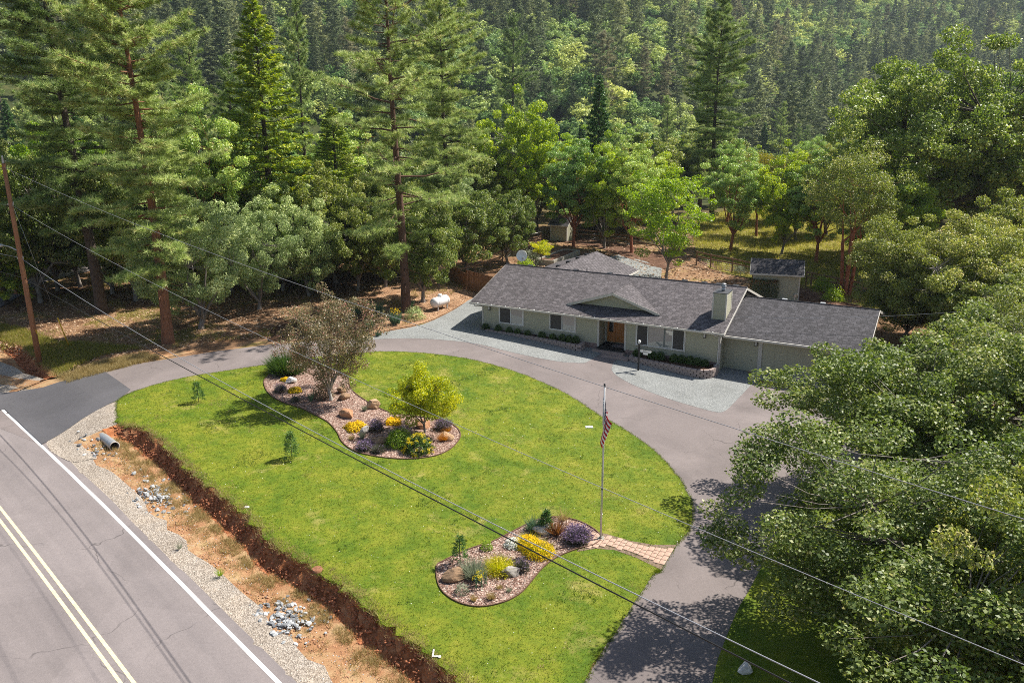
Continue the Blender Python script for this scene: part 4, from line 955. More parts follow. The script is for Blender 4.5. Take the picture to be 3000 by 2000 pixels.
# ------------------------------------------------------------------ rocks
def rock_mesh(name, seed, sx, sy, sz, mat, sub=2, rough=.22):
    r = random.Random(seed); bm = bmesh.new(); bmesh.ops.create_icosphere(bm, subdivisions=sub, radius=1)
    pl = []
    for k_ in range(13):
        n_ = Vector((r.uniform(-1, 1), r.uniform(-1, 1), r.uniform(-.5, 1))).normalized() if k_ else Vector((r.uniform(-.15, .15), r.uniform(-.15, .15), 1)).normalized(); pl.append((n_, r.uniform(.48, .78) if k_ else .62))
    for v in bm.verts:
        for n_, d in pl:
            q = v.co.dot(n_)
            if q > d: v.co -= n_ * (q - d)
        v.co *= 1 + rough * .5 * (r.random() - .5)
        v.co = Vector((v.co.x * sx, v.co.y * sy, v.co.z * sz))
    me = bpy.data.meshes.new(name); bm.to_mesh(me); bm.free(); me.materials.append(MATS[mat]); return me
def rock(px, size, mat, label, rz=0., sink=.25, seed=1, kind='boulder'):
    p = GV(*px, .045); o = link(kind, rock_mesh(kind, seed, *[q * 1.22 for q in size], mat, 3, .16)); o.location = p + Vector((0, 0, size[2] * (1 - 2 * sink))); o.rotation_euler = (0, 0, rz)
    return tag(o, label, 'rock')
rock((1331, 1694), (.50, .34, .32), 'rock_brown', 'big brown boulder at the round end of the flagpole bed', .3, .18, 3)
rock((1495, 1686), (.33, .27, .27), 'rock_grey', 'pale speckled rock below the grassy yellow plants in the flagpole bed', 0, .2, 5)
rock((1588, 1563), (.42, .25, .25), 'rock_white', 'whitish flat rock behind the golden plant in the flagpole bed', .2, .2, 8)
rock((1017, 1222), (.52, .34, .32), 'rock_red', 'orange blocky rock beside the large golden flower mound', -.35, .2, 11)
rock((1094, 1195), (.5, .38, .34), 'rock_tan', 'tan square-topped rock beside the small green tuft', -.2, .2, 13)
rock((1009, 1170), (.34, .28, .28), 'rock_brown', 'dark brown rock at the foot of the pink crab apple', .5, .2, 17)
rock((1003, 1152), (.33, .26, .26), 'rock_brown', 'brown rock behind the dark rock near the crab apple trunk', 1.2, .2, 19)
rock((1307, 1287), (.40, .3, .24), 'rock_tan', 'flat pale tan rock beside the orange grass tuft', -.5, .2, 23)
rock((1236, 1253), (.42, .3, .32), 'rock_red', 'reddish rock in the shade under the yellow-green small tree', .1, .2, 29)
rock((1070, 1270), (.26, .2, .28), 'rock_grey', 'dark grey upright rock next to the large golden flower mound', .4, .2, 31)
rock((1118, 1300), (.45, .3, .26), 'rock_brown', 'brown rock behind the grey lavender by the euphorbia', 0, .2, 37)
rock((852, 1122), (.32, .25, .27), 'rock_white', 'pale broken pot-like rock by the small yellow flowers', .4, .2, 41)
rock((2183, 1968), (.24, .2, .2), 'rock_white', 'small pale rock on the shaded side lawn under the oak', .4, .2, 43)
# a stump and pale flagstones on the lawn edge
m = MB(); m.tube([(0, 0, -.2), (0, 0, .22)], [.22, .2], 9); so2 = m.build('tree_stump', 'bark_orange'); so2.location = GV(930, 1672, -.1); tag(so2, 'sawn orange tree stump in the ditch bank', 'stump')
for k, (px, lab) in enumerate([((1726, 1252), 'white square irrigation box lid in the lawn near the driveway'), ((1292, 1912), 'white broken plastic frame lying on the lawn by the bank'), ((722, 1487), 'small white scrap on the lawn above the ditch bank')]):
    c = GV(*px, .035); m = MB()
    if k == 1: m.box(-.28, .02, -.25, -.2, 0, .03); m.box(-.28, -.23, -.2, .12, 0, .03); m.box(-.06, .02, -.3, -.25, 0, .03)
    elif k == 0: m.prism([(-.22, -.14, 0), (.22, -.14, 0), (.22, .14, 0), (-.22, .14, 0)], [(-.2, -.12, .03), (.2, -.12, .03), (.2, .12, .03), (-.2, .12, .03)])
    else: m.prism([(-.12, -.05, 0), (.1, -.07, 0), (.14, .03, 0), (-.05, .06, 0)], [(-.1, -.04, .03), (.09, -.05, .03), (.12, .03, .03), (-.04, .05, .03)])
    o = m.build(['valve_box_lid', 'broken_frame', 'plastic_scrap'][k], 'white_paint'); o.location = c; tag(o, lab, ['lid', 'frame', 'scrap'][k])

STONES = [rock_mesh('stone', 100 + k, 1, .75, .55, ('riprap_grey', 'riprap_light', 'riprap_dark')[k % 3], 1, .5) for k in range(9)]
def riprap(label, s0, s1, t0, t1, n, seed):
    r = random.Random(seed); sm = (s0 + s1) / 2; o = thing('riprap_pile', label, 'rock pile', floor_point(sm, (t0 + t1) / 2))
    base = o.location.copy()
    for k in range(n):
        a = r.gauss(0, .38); b = r.gauss(0, .40)
        p = floor_point(sm + (s1 - s0) / 2 * a * 1.6, min(.99, max(.02, (t0 + t1) / 2 + (t1 - t0) / 2 * b * 1.6)))
        st = link('stone', r.choice(STONES), o); sz = r.choice((.07, .09, .11, .14, .17)) * r.uniform(.8, 1.2)
        st.location = p - base + Vector((0, 0, sz * .25 + .1 * max(0, 1 - (a * a + b * b) * 2.4) * r.random())); st.scale = (sz, sz, sz); st.rotation_euler = (r.uniform(-.5, .5), r.uniform(-.5, .5), r.uniform(0, 6.3))
def floor_s(px, py): return sd(*G(px, py)[:2])[0]
riprap('pile of grey broken rock on the ditch floor, the larger one near the stump', floor_s(745, 1790), floor_s(905, 1830), .25, .95, 190, 5)
riprap('smaller pile of grey broken rock in the ditch closer to the culvert', floor_s(345, 1430), floor_s(500, 1480), .2, .95, 150, 6)
riprap('scatter of grey stones at the culvert mouth', floor_s(230, 1290), floor_s(300, 1330), .35, .95, 36, 7)

# ------------------------------------------------------------------ sheds, fences, raised bed
def shed(name, label, p, rz, wx, wy, hw, ridge, roofmat, ov=.25, vertical=False, ridge_y=.5):
    o = thing(name, label, 'shed', p, rz); m = MB(); m.box(0, wx, 0, wy, -.3, hw)
    m.prism([(0.01, 0.01, hw), (0.01, wy - .01, hw), (0.01, wy * ridge_y, ridge - .12)], [(wx - .01, 0.01, hw), (wx - .01, wy - .01, hw), (wx - .01, wy * ridge_y, ridge - .12)]); m.build('wall', 'siding', o)
    m = MB()
    if vertical:
        k = 0.
        while k < wx - .12: m.box(k + .06, k + .16, -.014, 0, 0, hw); k += .2
    else:
        siding(m, (0, 0, 0), (wx, 0, 0), 0, hw, (0, -1, 0)); siding(m, (wx, 0, 0), (wx, wy, 0), 0, hw, (1, 0, 0))
    m.build('siding', 'siding', o)
    boxes('corner_trim', 'trim', o, [(-.03, .09, -.035, .06, 0, hw), (wx - .09, wx + .03, -.035, .06, 0, hw), (wx - .02, wx + .035, .062, .14, 0, hw)])
    yr = wy * ridge_y; m = MB(); sl1 = (ridge - hw) / yr
    slab(m, [(-ov, -ov, hw - sl1 * ov + .06), (wx + ov, -ov, hw - sl1 * ov + .06), (wx + ov, yr, ridge), (-ov, yr, ridge)], .07)
    slab(m, [(-ov, yr, ridge), (wx + ov, yr, ridge), (wx + ov, wy + ov, hw - sl1 * ov + .06), (-ov, wy + ov, hw - sl1 * ov + .06)], .07)
    r_ = m.build('roof', roofmat, o); m = MB(); m.box(-ov, wx + ov, -ov - .04, -ov, hw - sl1 * ov - .08, hw - sl1 * ov + .05)
    for x in (-ov - .03, wx + ov):
        for ya, yb in ((-ov, yr), (wy + ov, yr)): m.prism([(x, ya, hw - sl1 * ov - .09), (x, yb, ridge - .15), (x, yb, ridge - .01), (x, ya, hw - sl1 * ov + .05)], [(x + .03, ya, hw - sl1 * ov - .09), (x + .03, yb, ridge - .15), (x + .03, yb, ridge - .01), (x + .03, ya, hw - sl1 * ov + .05)])
    m.build('fascia', 'fascia', r_); return o
p1 = G(2203, 870); p2 = G(2338, 882); rz = math.atan2(p2[1] - p1[1], p2[0] - p1[0])
shed('garden_shed', 'larger sage green garden shed with dark shingle roof beside the clipped hedge', (p1[0], p1[1], -.45), rz, float(np.hypot(*(p2 - p1)[:2])), 3.0, 2.55, 3.5, 'shingle_dark_shaded', .32)
p1 = G(1613, 703); p2 = G(1660, 708)
shed('small_shed', 'small sage shed with vertical boards at the edge of the trees', p1, math.atan2(p2[1] - p1[1], p2[0] - p1[0]), float(np.hypot(*(p2 - p1)[:2])), 2.2, 2.05, 2.85, 'shingle_dark_shaded', .25, True)
def plank_fence(label, pa, pb, h):
    a, b = Vector(pa), Vector(pb); L = (b - a).length; o = thing('plank_fence', label, 'fence', a, math.atan2(b.y - a.y, b.x - a.x))
    slope = (b.z - a.z) / L; mb = MB(); mb.box(0, .135, -.012, .012, -.05, h); me = mb.mesh('plank'); me.materials.append(MATS['fence_wood'])
    n = int(L / .145)
    for k in range(n):
        q = link('plank', me, o); q.location = (k * .145, rnd.uniform(-.006, .006), slope * k * .145 + rnd.uniform(-.02, .02)); q.rotation_euler = (0, rnd.uniform(-.01, .01), 0)
    for z in (.35, h - .35):
        m = MB(); m.beam((0, .04, z), (L, .04, z + slope * L), .05, .09); m.build('rail', 'fence_wood', o)
    for k in range(int(L / 2.4) + 1):
        m = MB(); x = min(k * 2.4, L - .1); m.box(x, x + .1, .03, .13, -.3 + slope * x, h - .1 + slope * x); m.build('post', 'fence_wood', o)
plank_fence('brown vertical plank fence joining the left end of the house', G(1366, 848), G(1450, 872), 1.85)
plank_fence('shorter grey-brown plank fence running back from the house fence toward the trees', G(1310, 815), G(1366, 848), 1.5)
def rail_fence(label, pxs, h, rails, mesh_wire=True, cap=False):
    P = [GV(*p) for p in pxs]; o = thing('rail_fence', label, 'fence', P[0]); b = P[0]
    for p in P:
        m = MB(); q = p - b; m.box(q.x - .06, q.x + .06, q.y - .06, q.y + .06, q.z - .3, q.z + h); m.build('post', 'rail_wood', o)
    for i in range(len(P) - 1):
        a_, c_ = P[i] - b, P[i + 1] - b
        for z in rails:
            m = MB(); m.beam(a_ + Vector((0, -.08, z)), c_ + Vector((0, -.08, z)), .04, .14); m.build('rail', 'rail_wood', o)
        if cap: m = MB(); m.beam(a_ + Vector((0, 0, h + .02)), c_ + Vector((0, 0, h + .02)), .14, .04); m.build('cap_rail', 'trim', o)
        if mesh_wire:
            m = MB()
            for k in range(1, 5): m.tube([a_ + Vector((0, -.06, k * .22)), c_ + Vector((0, -.06, k * .22))], .006, 3)
            m.build('wire_mesh', 'galvanized', o)
rail_fence('brown post and rail fence between the back yard and the meadow', [(2040, 776), (2081, 786), (2144, 798), (2205, 812)], 1.55, (1.45, 1.0))
rail_fence('brown post and rail fence right of the garden shed under the madrones', [(2360, 838), (2375, 841), (2450, 858), (2521, 872), (2620, 892)], 1.5, (1.42, .95))
rail_fence('old wooden rail fence among the trees left of the patio', [(1330, 815), (1392, 800), (1436, 785), (1472, 772), (1500, 745)], 1.5, (1.35, .8))
rail_fence('deck railing with pale cap rail near the small shed', [(1505, 735), (1545, 722), (1585, 712)], 1.35, (.9, .6, .3), False, True)
rail_fence('rough wooden rail fence at the forest edge behind the patio', [(1690, 700), (1760, 708), (1850, 722), (1940, 740)], 1.3, (1.2, .7))
def raised_bed():
    A, B, Cc = G(1570, 775), G(1620, 778), G(1697, 746); D_ = A + (Cc - B); o = thing('raised_bed', 'long concrete raised garden bed filled with brown soil behind the house', 'raised bed', A); P = [Vector(q - A) for q in (A, B, Cc, D_)]; h = .5
    for k in range(4):
        m = MB(); m.beam(P[k] + Vector((0, 0, h / 2)), P[(k + 1) % 4] + Vector((0, 0, h / 2)), .2, h + .1); m.build('bed_wall', 'concrete_grey', o)
    m = MB(); m.add([p + Vector((0, 0, h - .06)) for p in P], [(0, 1, 2, 3)]); m.build('soil', 'bark_mulch_back', o)
raised_bed()
# patio chair
pc = thing('patio_chair', 'dark metal patio chair beside the satellite dish behind the roof', 'chair', Vector(hp(1.6, 13.5, 0.25)), YAW + .5)
m = MB(); m.box(-.3, .3, -.3, .3, .42, .47); m.build('seat', 'dark_metal', pc)
m = MB(); m.box(-.3, .3, .27, .31, .5, 1.1); m.build('backrest', 'dark_metal', pc)
for x, y in ((-.27, -.27), (.27, -.27), (-.27, .27), (.27, .27)): m = MB(); m.tube([(x, y, -.02), (x, y, .45 if y > 0 else .65)], .02, 6); m.build('leg', 'dark_metal', pc)
for x in (-.3, .3): m = MB(); m.tube([(x, -.28, .65), (x, .29, .68)], .022, 6); m.build('arm', 'dark_metal', pc)
# wooden barrel-like bin right of the garage
wb = thing('wooden_box', 'red-brown wooden box with a plank lid beyond the garage by the fence', 'box', GV(2578, 858), .25)
for k in range(7): m = MB(); m.box(-.7 + k * .2, -.7 + k * .2 + .185, -.45, -.42, -.05, 1.15 + .02 * (k % 2)); m.build('board', 'barrel_wood', wb)
m = MB(); m.box(-.7, .7, -.41, .45, -.05, 1.12); m.build('body', 'barrel_wood', wb)
m = MB(); m.box(-.85, .8, -.55, .5, 1.18, 1.24); m.build('lid', 'rail_wood', wb)
m = MB(); m.tube([(0, 0, -.1), (0, 0, .9)], .05, 8); m.tube([(0, 0, .9), (.12, -.02, .95), (.22, -.02, .85), (.24, -.02, .5)], .035, 8); m.box(-.1, .1, -.08, .08, .6, .85)
tag(m.build('vent_pipe', 'galvanized'), 'grey standing vent pipe against the wall of the larger shed', 'pipe').location = GV(2326, 896, .2)

# ------------------------------------------------------------------ plants in beds
def shell(n, rx, rz_, zc, rng=R_, inner=.6):
    q = rand_unit(n, rng); q[:, 2] = np.abs(q[:, 2]) * 1.1 - .15
    r = rng.uniform(inner, 1, n)[:, None]; return q * r * np.array([rx, rx, rz_]) + np.array([0, 0, zc]), q
def plant(name, px, label, cat, parts, group=None, off=.05, scale=1., stem=None, loc=None):
    o = thing(name, label, cat, GV(*px, off) if loc is None else loc, rnd.uniform(0, 6.28), group); o.scale = (scale,) * 3
    for (pn, data, mt) in parts: link(pn, tri_mesh(pn, *data), o, mt)
    if stem: m = MB(); m.tube([(0, 0, -.1), (0, 0, stem[0])], stem[1], 6); m.build('stem', stem[2], o)
    return o
def bush(rx, rz_, n, L, Wd, lump=.18):
    C, N_ = shell(n, rx, rz_, rz_ * .12); C = C + .0; ph = np.arctan2(N_[:, 1], N_[:, 0])
    k = 1 + lump * np.sin(ph * 5 + 3 * N_[:, 2]) * np.cos(N_[:, 2] * 6 + ph * 2); C = C * k[:, None]
    return leaves('f', C, L, Wd, up=.4, out=N_ * .7)
def spray(n, r0, h, L, Wd, spread=.8, droop=0.):
    """blades fanning out from a small base"""
    a = R_.uniform(0, 6.283, n); t = R_.uniform(0, 1, n) ** .6 * spread; rr = R_.uniform(0, r0, n)
    C = np.stack([rr * np.cos(a), rr * np.sin(a), R_.uniform(0, .1, n) * h], 1); D = np.stack([np.sin(t) * np.cos(a), np.sin(t) * np.sin(a), np.cos(t) - droop * t], 1)
    return blades(C, D, L, Wd)
def lavender(r, h, n, fl):
    a = R_.uniform(0, 6.283, n); t = R_.uniform(0, 1, n) ** .55 * 1.15
    D = np.stack([np.sin(t) * np.cos(a), np.sin(t) * np.sin(a), np.cos(t)], 1); E_ = D * np.array([r, r, h]) * R_.uniform(.75, 1.1, n)[:, None]
    f = blades(E_ * .25, E_, np.linalg.norm(E_, axis=1) * .75, .022); C2, N2 = shell(n, r * .7, h * .6, 0)
    f2 = blades(C2, N2 + np.array([0, 0, .5]), .13, .03); k = R_.choice(n, int(n * fl), replace=True)
    t_ = E_[k] * R_.uniform(.85, 1.08, len(k))[:, None] + R_.normal(size=(len(k), 3)) * .02
    fl_ = leaves('x', t_, .075, .035, up=.1); return catm(f, f2), fl_
def mk_lav(px, label, r, h, fl, petal, n=500, nm='lavender_bush'):
    f, q = lavender(r, h, n, fl); plant(nm, px, label, 'plant', [('foliage', f, 'leaf_lavender'), ('blossoms', q, petal)])
mk_lav((822, 1148), 'grey lavender clump at the left end of the long bed', .5, .52, .5, 'flower_mauve')
mk_lav((865, 1178), 'sparse brownish grey clump below the small golden flowers', .38, .42, .15, 'flower_mauve', 300)
mk_lav((1103, 1262), 'large grey-purple lavender between the two golden flower mounds', .58, .66, .9, 'flower_mauve', 700)
mk_lav((1298, 1258), 'rounded grey-purple lavender on the right side of the yellow-green tree', .62, .60, .9, 'flower_mauve', 800)
mk_lav((1068, 1318), 'lavender with purple tips at the lower edge of the long bed', .52, .50, .8, 'flower_purple', 600)
mk_lav((1108, 1325), 'blue-grey lavender without flowers beside the euphorbia', .5, .45, .05, 'flower_mauve', 600)
mk_lav((1690, 1585), 'big shrub covered in bright purple flowers next to the flagpole', .78, .62, 1.3, 'flower_purple', 1300, 'purple_shrub')
mk_lav((1529, 1672), 'thin grey-purple lavender beside the yellow broom in the flagpole bed', .45, .55, .35, 'flower_mauve', 420)
def gold_mound(px, label, r, h, n=1500, nm='golden_flower_mound'):
    C, N_ = shell(n, r, h, .02); C *= (1 + .14 * np.sin(np.arctan2(N_[:, 1], N_[:, 0]) * 4 + r * 9))[:, None]
    f = leaves('f', C, .075, .065, up=1.2, out=N_); f2 = bush(r * .9, h * .75, 400, .08, .03)
    plant(nm, px, label, 'plant', [('blossoms', f, 'flower_yellow'), ('foliage', f2, 'leaf_lime')])
gold_mound((836, 1116), 'small golden flower mound beside the pale pot-like rock', .32, .2, 600)
gold_mound((864, 1148), 'medium golden flower mound under the crab apple branches', .46, .26, 900)
gold_mound((1043, 1256), 'largest golden flower mound on the left edge of the long bed', .68, .34, 2000)
gold_mound((1152, 1240), 'golden flower mound half hidden behind the lime euphorbia', .5, .3, 1200)
# euphorbia: two big lime-green clumps
f = bush(.78, .85, 2600, .13, .035); C, N_ = shell(500, .75, .86, .1)
plant('euphorbia', (1170, 1305), 'bright green euphorbia clump without flowers beside the yellow-topped one', 'plant', [('foliage', f, 'leaf_lime')])
f = bush(.85, .75, 2600, .14, .04); C, N_ = shell(900, .85, .85, .08, inner=.95); cl = C[R_.choice(900, 60)]; Cf = (cl[:, None, :] + R_.normal(size=(60, 26, 3)) * np.array([.05, .05, .04])).reshape(-1, 3)
plant('euphorbia', (1225, 1322), 'wide green euphorbia with yellow flower heads at the rim of the long bed', 'plant', [('foliage', f, 'leaf_box'), ('blossoms', leaves('f', Cf, .06, .05, up=1.), 'leaf_gold')])
def grassy(px, label, mt, r, h, n, nm='grass_tuft', spread=1., droop=.0, w_=.012): plant(nm, px, label, 'plant', [('blades', spray(n, r * .35, h, h, w_, spread, droop), mt)])
grassy((1299, 1292), 'orange bronze grass tuft beside the flat tan rock', 'grass_orange', .4, .48, 520, spread=1.15)
grassy((1310, 1266), 'second orange grass tuft half behind the lavender', 'grass_orange', .3, .35, 300, spread=1.2)
grassy((912, 1178), 'narrow upright green tuft in the shade of the crab apple', 'leaf_iris', .22, .5, 200, 'green_tuft', .45)
grassy((1068, 1205), 'small green tuft next to the tan square-topped rock', 'leaf_sage', .25, .34, 220, 'green_tuft', .8)
grassy((1062, 1286), 'grey-green tuft behind the purple-tipped lavender', 'leaf_sage', .28, .42, 220, 'green_tuft', .7)
grassy((1030, 1290), 'dry straw tuft on the left rim of the long bed', 'grass_straw', .3, .28, 200, 'dry_tuft', .9)
grassy((1003, 1140), 'pale small tuft behind the brown rocks by the crab apple', 'leaf_sage', .26, .24, 200, 'green_tuft', 1.)
plant('olive_shrub', (945, 1165), 'leafy olive green shrub under the crab apple', 'shrub', [('foliage', bush(.72, .85, 1700, .09, .05), 'leaf_crab')])
plant('rosemary_shrub', (842, 1092), 'large dark green spiky shrub behind the crab apple by the driveway', 'shrub', [('foliage', catm(spray(1500, .8, 1.3, 1.25, .05, .95), spray(1200, .9, .8, .8, .05, 1.3)), 'leaf_box')])
# flagpole bed
def broom(px, label, r, h, fl):
    f = spray(900, r * .5, h, h * 1.15, .014, 1.25, .25); n = int(1100 * fl); C, N_ = shell(n, r, h, .0, inner=.75); q = leaves('f', C, .07, .05, up=.8, out=N_)
    plant('yellow_broom', px, label, 'plant', [('foliage', f, 'leaf_yellow'), ('blossoms', q, 'leaf_gold' if fl < 1 else 'flower_yellow')])
broom((1462, 1672), 'grassy yellow-green broom plant in the middle of the flagpole bed', .72, .55, .6)
broom((1578, 1622), 'golden broom plant next to the whitish flat rock', .72, .5, 1.2)
broom((1545, 1600), 'darker golden broom behind the white flowering plant', .6, .45, 1.1)
C, N_ = shell(700, .42, .34, .0); plant('white_flower_mound', (1503, 1600), 'mound of small white flowers in the flagpole bed', 'plant', [('blossoms', leaves('f', C, .06, .05, up=.8, out=N_), 'flower_white'), ('foliage', bush(.42, .3, 400, .07, .03), 'leaf_sage')])
plant('round_shrub', (1426, 1610), 'tiny round green shrub on the upper rim of the flagpole bed', 'shrub', [('foliage', bush(.27, .36, 600, .06, .03), 'leaf_lime')])
plant('sage_shrub', (1388, 1690), 'pale silvery sage shrub beside the big brown boulder', 'shrub', [('foliage', catm(spray(500, .3, .6, .7, .02, .8), bush(.45, .55, 700, .1, .03)[0:3] if False else spray(400, .35, .5, .5, .025, 1.1)), 'leaf_sage')])
plant('spurge', (1406, 1722), 'stubby spurge with upright yellow-tipped stems in front of the sage shrub', 'plant', [('foliage', catm(*[(lambda d: (d[0] + np.array([R_.uniform(-.25, .25), R_.uniform(-.2, .2), 0]), d[1], d[2]))(blades(np.stack([np.zeros(40), np.zeros(40), R_.uniform(.05, .5, 40)], 1), rand_unit(40) + np.array([0, 0, .8]), .10, .03)) for _ in range(12)]), 'leaf_iris'), ('tips', leaves('f', np.stack([R_.uniform(-.28, .28, 90), R_.uniform(-.22, .22, 90), R_.uniform(.42, .56, 90)], 1), .06, .05, up=1), 'leaf_gold')])
plant('green_tuft', (1353, 1738), 'small grey-green tuft below the big brown boulder', 'plant', [('foliage', bush(.3, .36, 500, .08, .02), 'leaf_sage')])
grassy((1388, 1762), 'pale grass tuft at the very end of the flagpole bed', 'grass_straw', .25, .25, 160, 'dry_tuft', .8)
grassy((1440, 1757), 'straw coloured tuft on the rusty edging of the flagpole bed', 'grass_straw', .28, .3, 220, 'dry_tuft', .9)
grassy((1463, 1725), 'flat dried tuft in the bare mulch of the flagpole bed', 'grass_straw', .25, .14, 160, 'dry_tuft', 1.3)
grassy((1492, 1735), 'tiny dark tuft in the bare mulch of the flagpole bed', 'leaf_sage', .2, .2, 100, 'green_tuft', 1.)
grassy((1630, 1570), 'bronze spiky flax between the purple shrub and the small fir', 'leaf_bronze', .35, .75, 120, 'flax_plant', .95, .1, .05)
plant('spurge', (1568, 1555), 'tall grey-green spurge at the top of the flagpole bed', 'plant', [('foliage', catm(spray(160, .3, .7, .65, .03, .7), bush(.32, .4, 400, .1, .03) if False else spray(200, .25, .5, .45, .04, 1.)), 'leaf_iris')])
grassy((1650, 1525), 'wispy pale grass at the upper tip of the flagpole bed', 'grass_straw', .4, .7, 140, 'wispy_grass', 1.1, .1)
grassy((645, 1690), 'green weed tuft on the gravel shoulder', 'leaf_lime', .2, .4, 90, 'weed_tuft', .8); grassy((527, 1610), 'small dark weed on the gravel shoulder edge', 'leaf_sage', .2, .35, 60, 'weed_tuft', .9)

# small conifer saplings on the lawn
def sapling(px, label, h, n=260):
    t = R_.uniform(.12, 1, n); a = R_.uniform(0, 6.283, n); r = (1 - t) ** .7 * h * .33 * R_.uniform(.3, 1, n) + .03
    C = np.stack([r * np.cos(a), r * np.sin(a), t * h], 1); C2 = np.repeat(C, 5, 0) + R_.normal(size=(n * 5, 3)) * .04
    D = np.stack([np.cos(np.repeat(a, 5)), np.sin(np.repeat(a, 5)), np.full(n * 5, .4)], 1) + rand_unit(n * 5) * .7
    plant('fir_sapling', px, label, 'sapling', [('foliage', blades(C2, D, .13, .035), 'needle_dark')], None, .03, 1., (h * .95, .018, 'bark_dark'))
sapling((856, 1346), 'little fir sapling on the lawn below the long bed', 1.45); sapling((583, 1180), 'thin fir sapling on the lawn near the driveway mouth', 1.25, 160)
sapling((1348, 1655), 'spindly sapling at the left rim of the flagpole bed', 1.3, 150); sapling((1600, 1560), 'small dark fir at the top of the flagpole bed', 1.0, 220)

# box shrubs along the house
fbx = tri_mesh('box_foliage', *bush(.30, .40, 1300, .055, .03, .1)); fbx.materials.append(MATS['leaf_box'])
def boxshrub(a, b, z, s, label, group):
    o = thing('box_shrub', label, 'shrub', hp(a, b, z), rnd.uniform(0, 6.28), group); o.scale = (s, s, s * rnd.uniform(.95, 1.15)); c = link('foliage', fbx, o); m = MB(); m.tube([(0, 0, -.05), (0, 0, .3)], .03, 5); m.build('stem', 'bark_dark', o)
ORD = ('first', 'second', 'third', 'fourth', 'fifth', 'sixth', 'seventh', 'eighth', 'ninth', 'tenth')
for k, a in enumerate((1.25, 2.4, 3.35, 4.1, 4.95, 6.15, 7.05, 7.85, 8.4, 8.95)): boxshrub(a, .15, .36, rnd.uniform(.95, 1.2), 'small round boxwood in the low planter, ' + ORD[9 - k] + ' from the porch steps', 'boxwoods in the low planter')
for k, (a, s) in enumerate(((13.75, 1.15), (14.9, 1.2), (15.45, 1.25), (16.45, 1.2), (17.0, 1.2), (17.55, 1.2), (18.1, 1.2), (18.6, 1.1))): boxshrub(a, .02, .05, s, 'boxwood in the tall block planter, ' + ORD[k] + ' from the porch steps', 'boxwoods in the tall planter')
# clipped photinia hedge by the shed
n = 5200; C = np.stack([R_.uniform(-1.3, 1.3, n), R_.uniform(-.6, .6, n), R_.uniform(0, 1.65, n)], 1); sgn = R_.integers(0, 3, n); C[sgn == 0, 1] = -.6; C[sgn == 1, 2] = 1.65; C += R_.normal(size=C.shape) * .06
hv = R_.uniform(0, 1, n) * np.where(C[:, 2] > 1.4, 1., .72)
plant('clipped_hedge', (2232, 873), 'block-shaped red-tipped hedge in front of the larger shed', 'hedge', [('foliage', leaves('f', C, .12, .06, up=.5, v=hv), 'leaf_photinia')]).rotation_euler = (0, 0, -.1)
# irises and plants by the big pine
for px, lab, s in (((1110, 918), 'tall blue-green iris clump in the dark bed, nearest the pine', 1.), ((1160, 950), 'iris clump with yellow flowers in the dark bed', 1.1), ((1085, 960), 'low pale iris clump at the front of the dark bed', .75), ((1048, 920), 'iris clump beside the crab apple crown', .8), ((1108, 985), 'short green plant at the driveway edge of the dark bed', .5), ((1200, 900), 'iris clump against the pine trunk', .7)):
    prt = [('leaves', spray(130, .35, .8, .95, .06, .65), 'leaf_iris')]
    if 'yellow' in lab: prt.append(('blossoms', leaves('f', np.stack([R_.uniform(-.4, .4, 60), R_.uniform(-.3, .3, 60), R_.uniform(.75, 1.15, 60)], 1) * 1., .09, .08, up=.3), 'flower_yellow'))
    plant('iris_clump', px, lab, 'plant', prt, scale=s)
plant('dark_shrub', (1215, 935), 'dark rounded shrub at the foot of the big pine and grey trunk', 'shrub', [('foliage', bush(.85, 1.0, 1800, .08, .05), 'leaf_live_oak')])
for px, lab, s, mt in (((2440, 880), 'light green leafy shrub at the foot of the madrone trunks', 1.2, 'leaf_lime'), ((2410, 850), 'airy green shrub beside the fence right of the shed', 1.3, 'leaf_oak_light'), ((2540, 855), 'grey-green shrub left of the wooden box', 1.4, 'leaf_sage'), ((2165, 800), 'small silvery shrub by the meadow fence left of the shed', .8, 'leaf_sage'), ((1550, 775), 'feathery grey-green shrub by the raised bed', 1.5, 'leaf_sage'), ((1606, 768), 'small blue-green plant growing in the raised bed', .55, 'leaf_iris'), ((1540, 800), 'yellow-green shrub behind the left roof end', 1.4, 'leaf_lime')):
    plant('garden_shrub', px, lab, 'shrub', [('foliage', bush(.8, .95, 1500, .11, .06, .3), mt)], scale=s)

# ------------------------------------------------------------------ scattered ground stuff
def scatter_poly(poly, n, rng=R_, avoid=()):
    P = np.array([p[:2] for p in poly]); lo, hi = P.min(0), P.max(0); out = []
    while sum(len(o) for o in out) < n:
        q = rng.uniform(lo, hi, (n * 2, 2)); k = inpoly(q[:, 0], q[:, 1], P)
        for a in avoid: k &= ~inpoly(q[:, 0], q[:, 1], a)
        out.append(q[k])
    q = np.concatenate(out)[:n]; return np.stack([q[:, 0], q[:, 1], zs(q[:, 0], q[:, 1])], 1)
def stuff(name, data, mat, label, cat): tag(link(name, tri_mesh(name, *data), None, mat), label, cat, kind='stuff')
def tufts(C, per, h, w_, spread=.55, jit=.05):
    Cr = np.repeat(C, per, 0) + R_.normal(size=(len(C) * per, 3)) * np.array([jit, jit, 0]); D = R_.normal(size=Cr.shape) * np.array([spread, spread, .1]) + np.array([0, 0, 1.])
    return blades(Cr, D, h, w_)
C = scatter_poly(lawn_w, 52000, avoid=(bed1_w, bed2_w)); C[:, 2] += .028
C2 = scatter_poly(lawn2_w, 9000); C2[:, 2] += .028
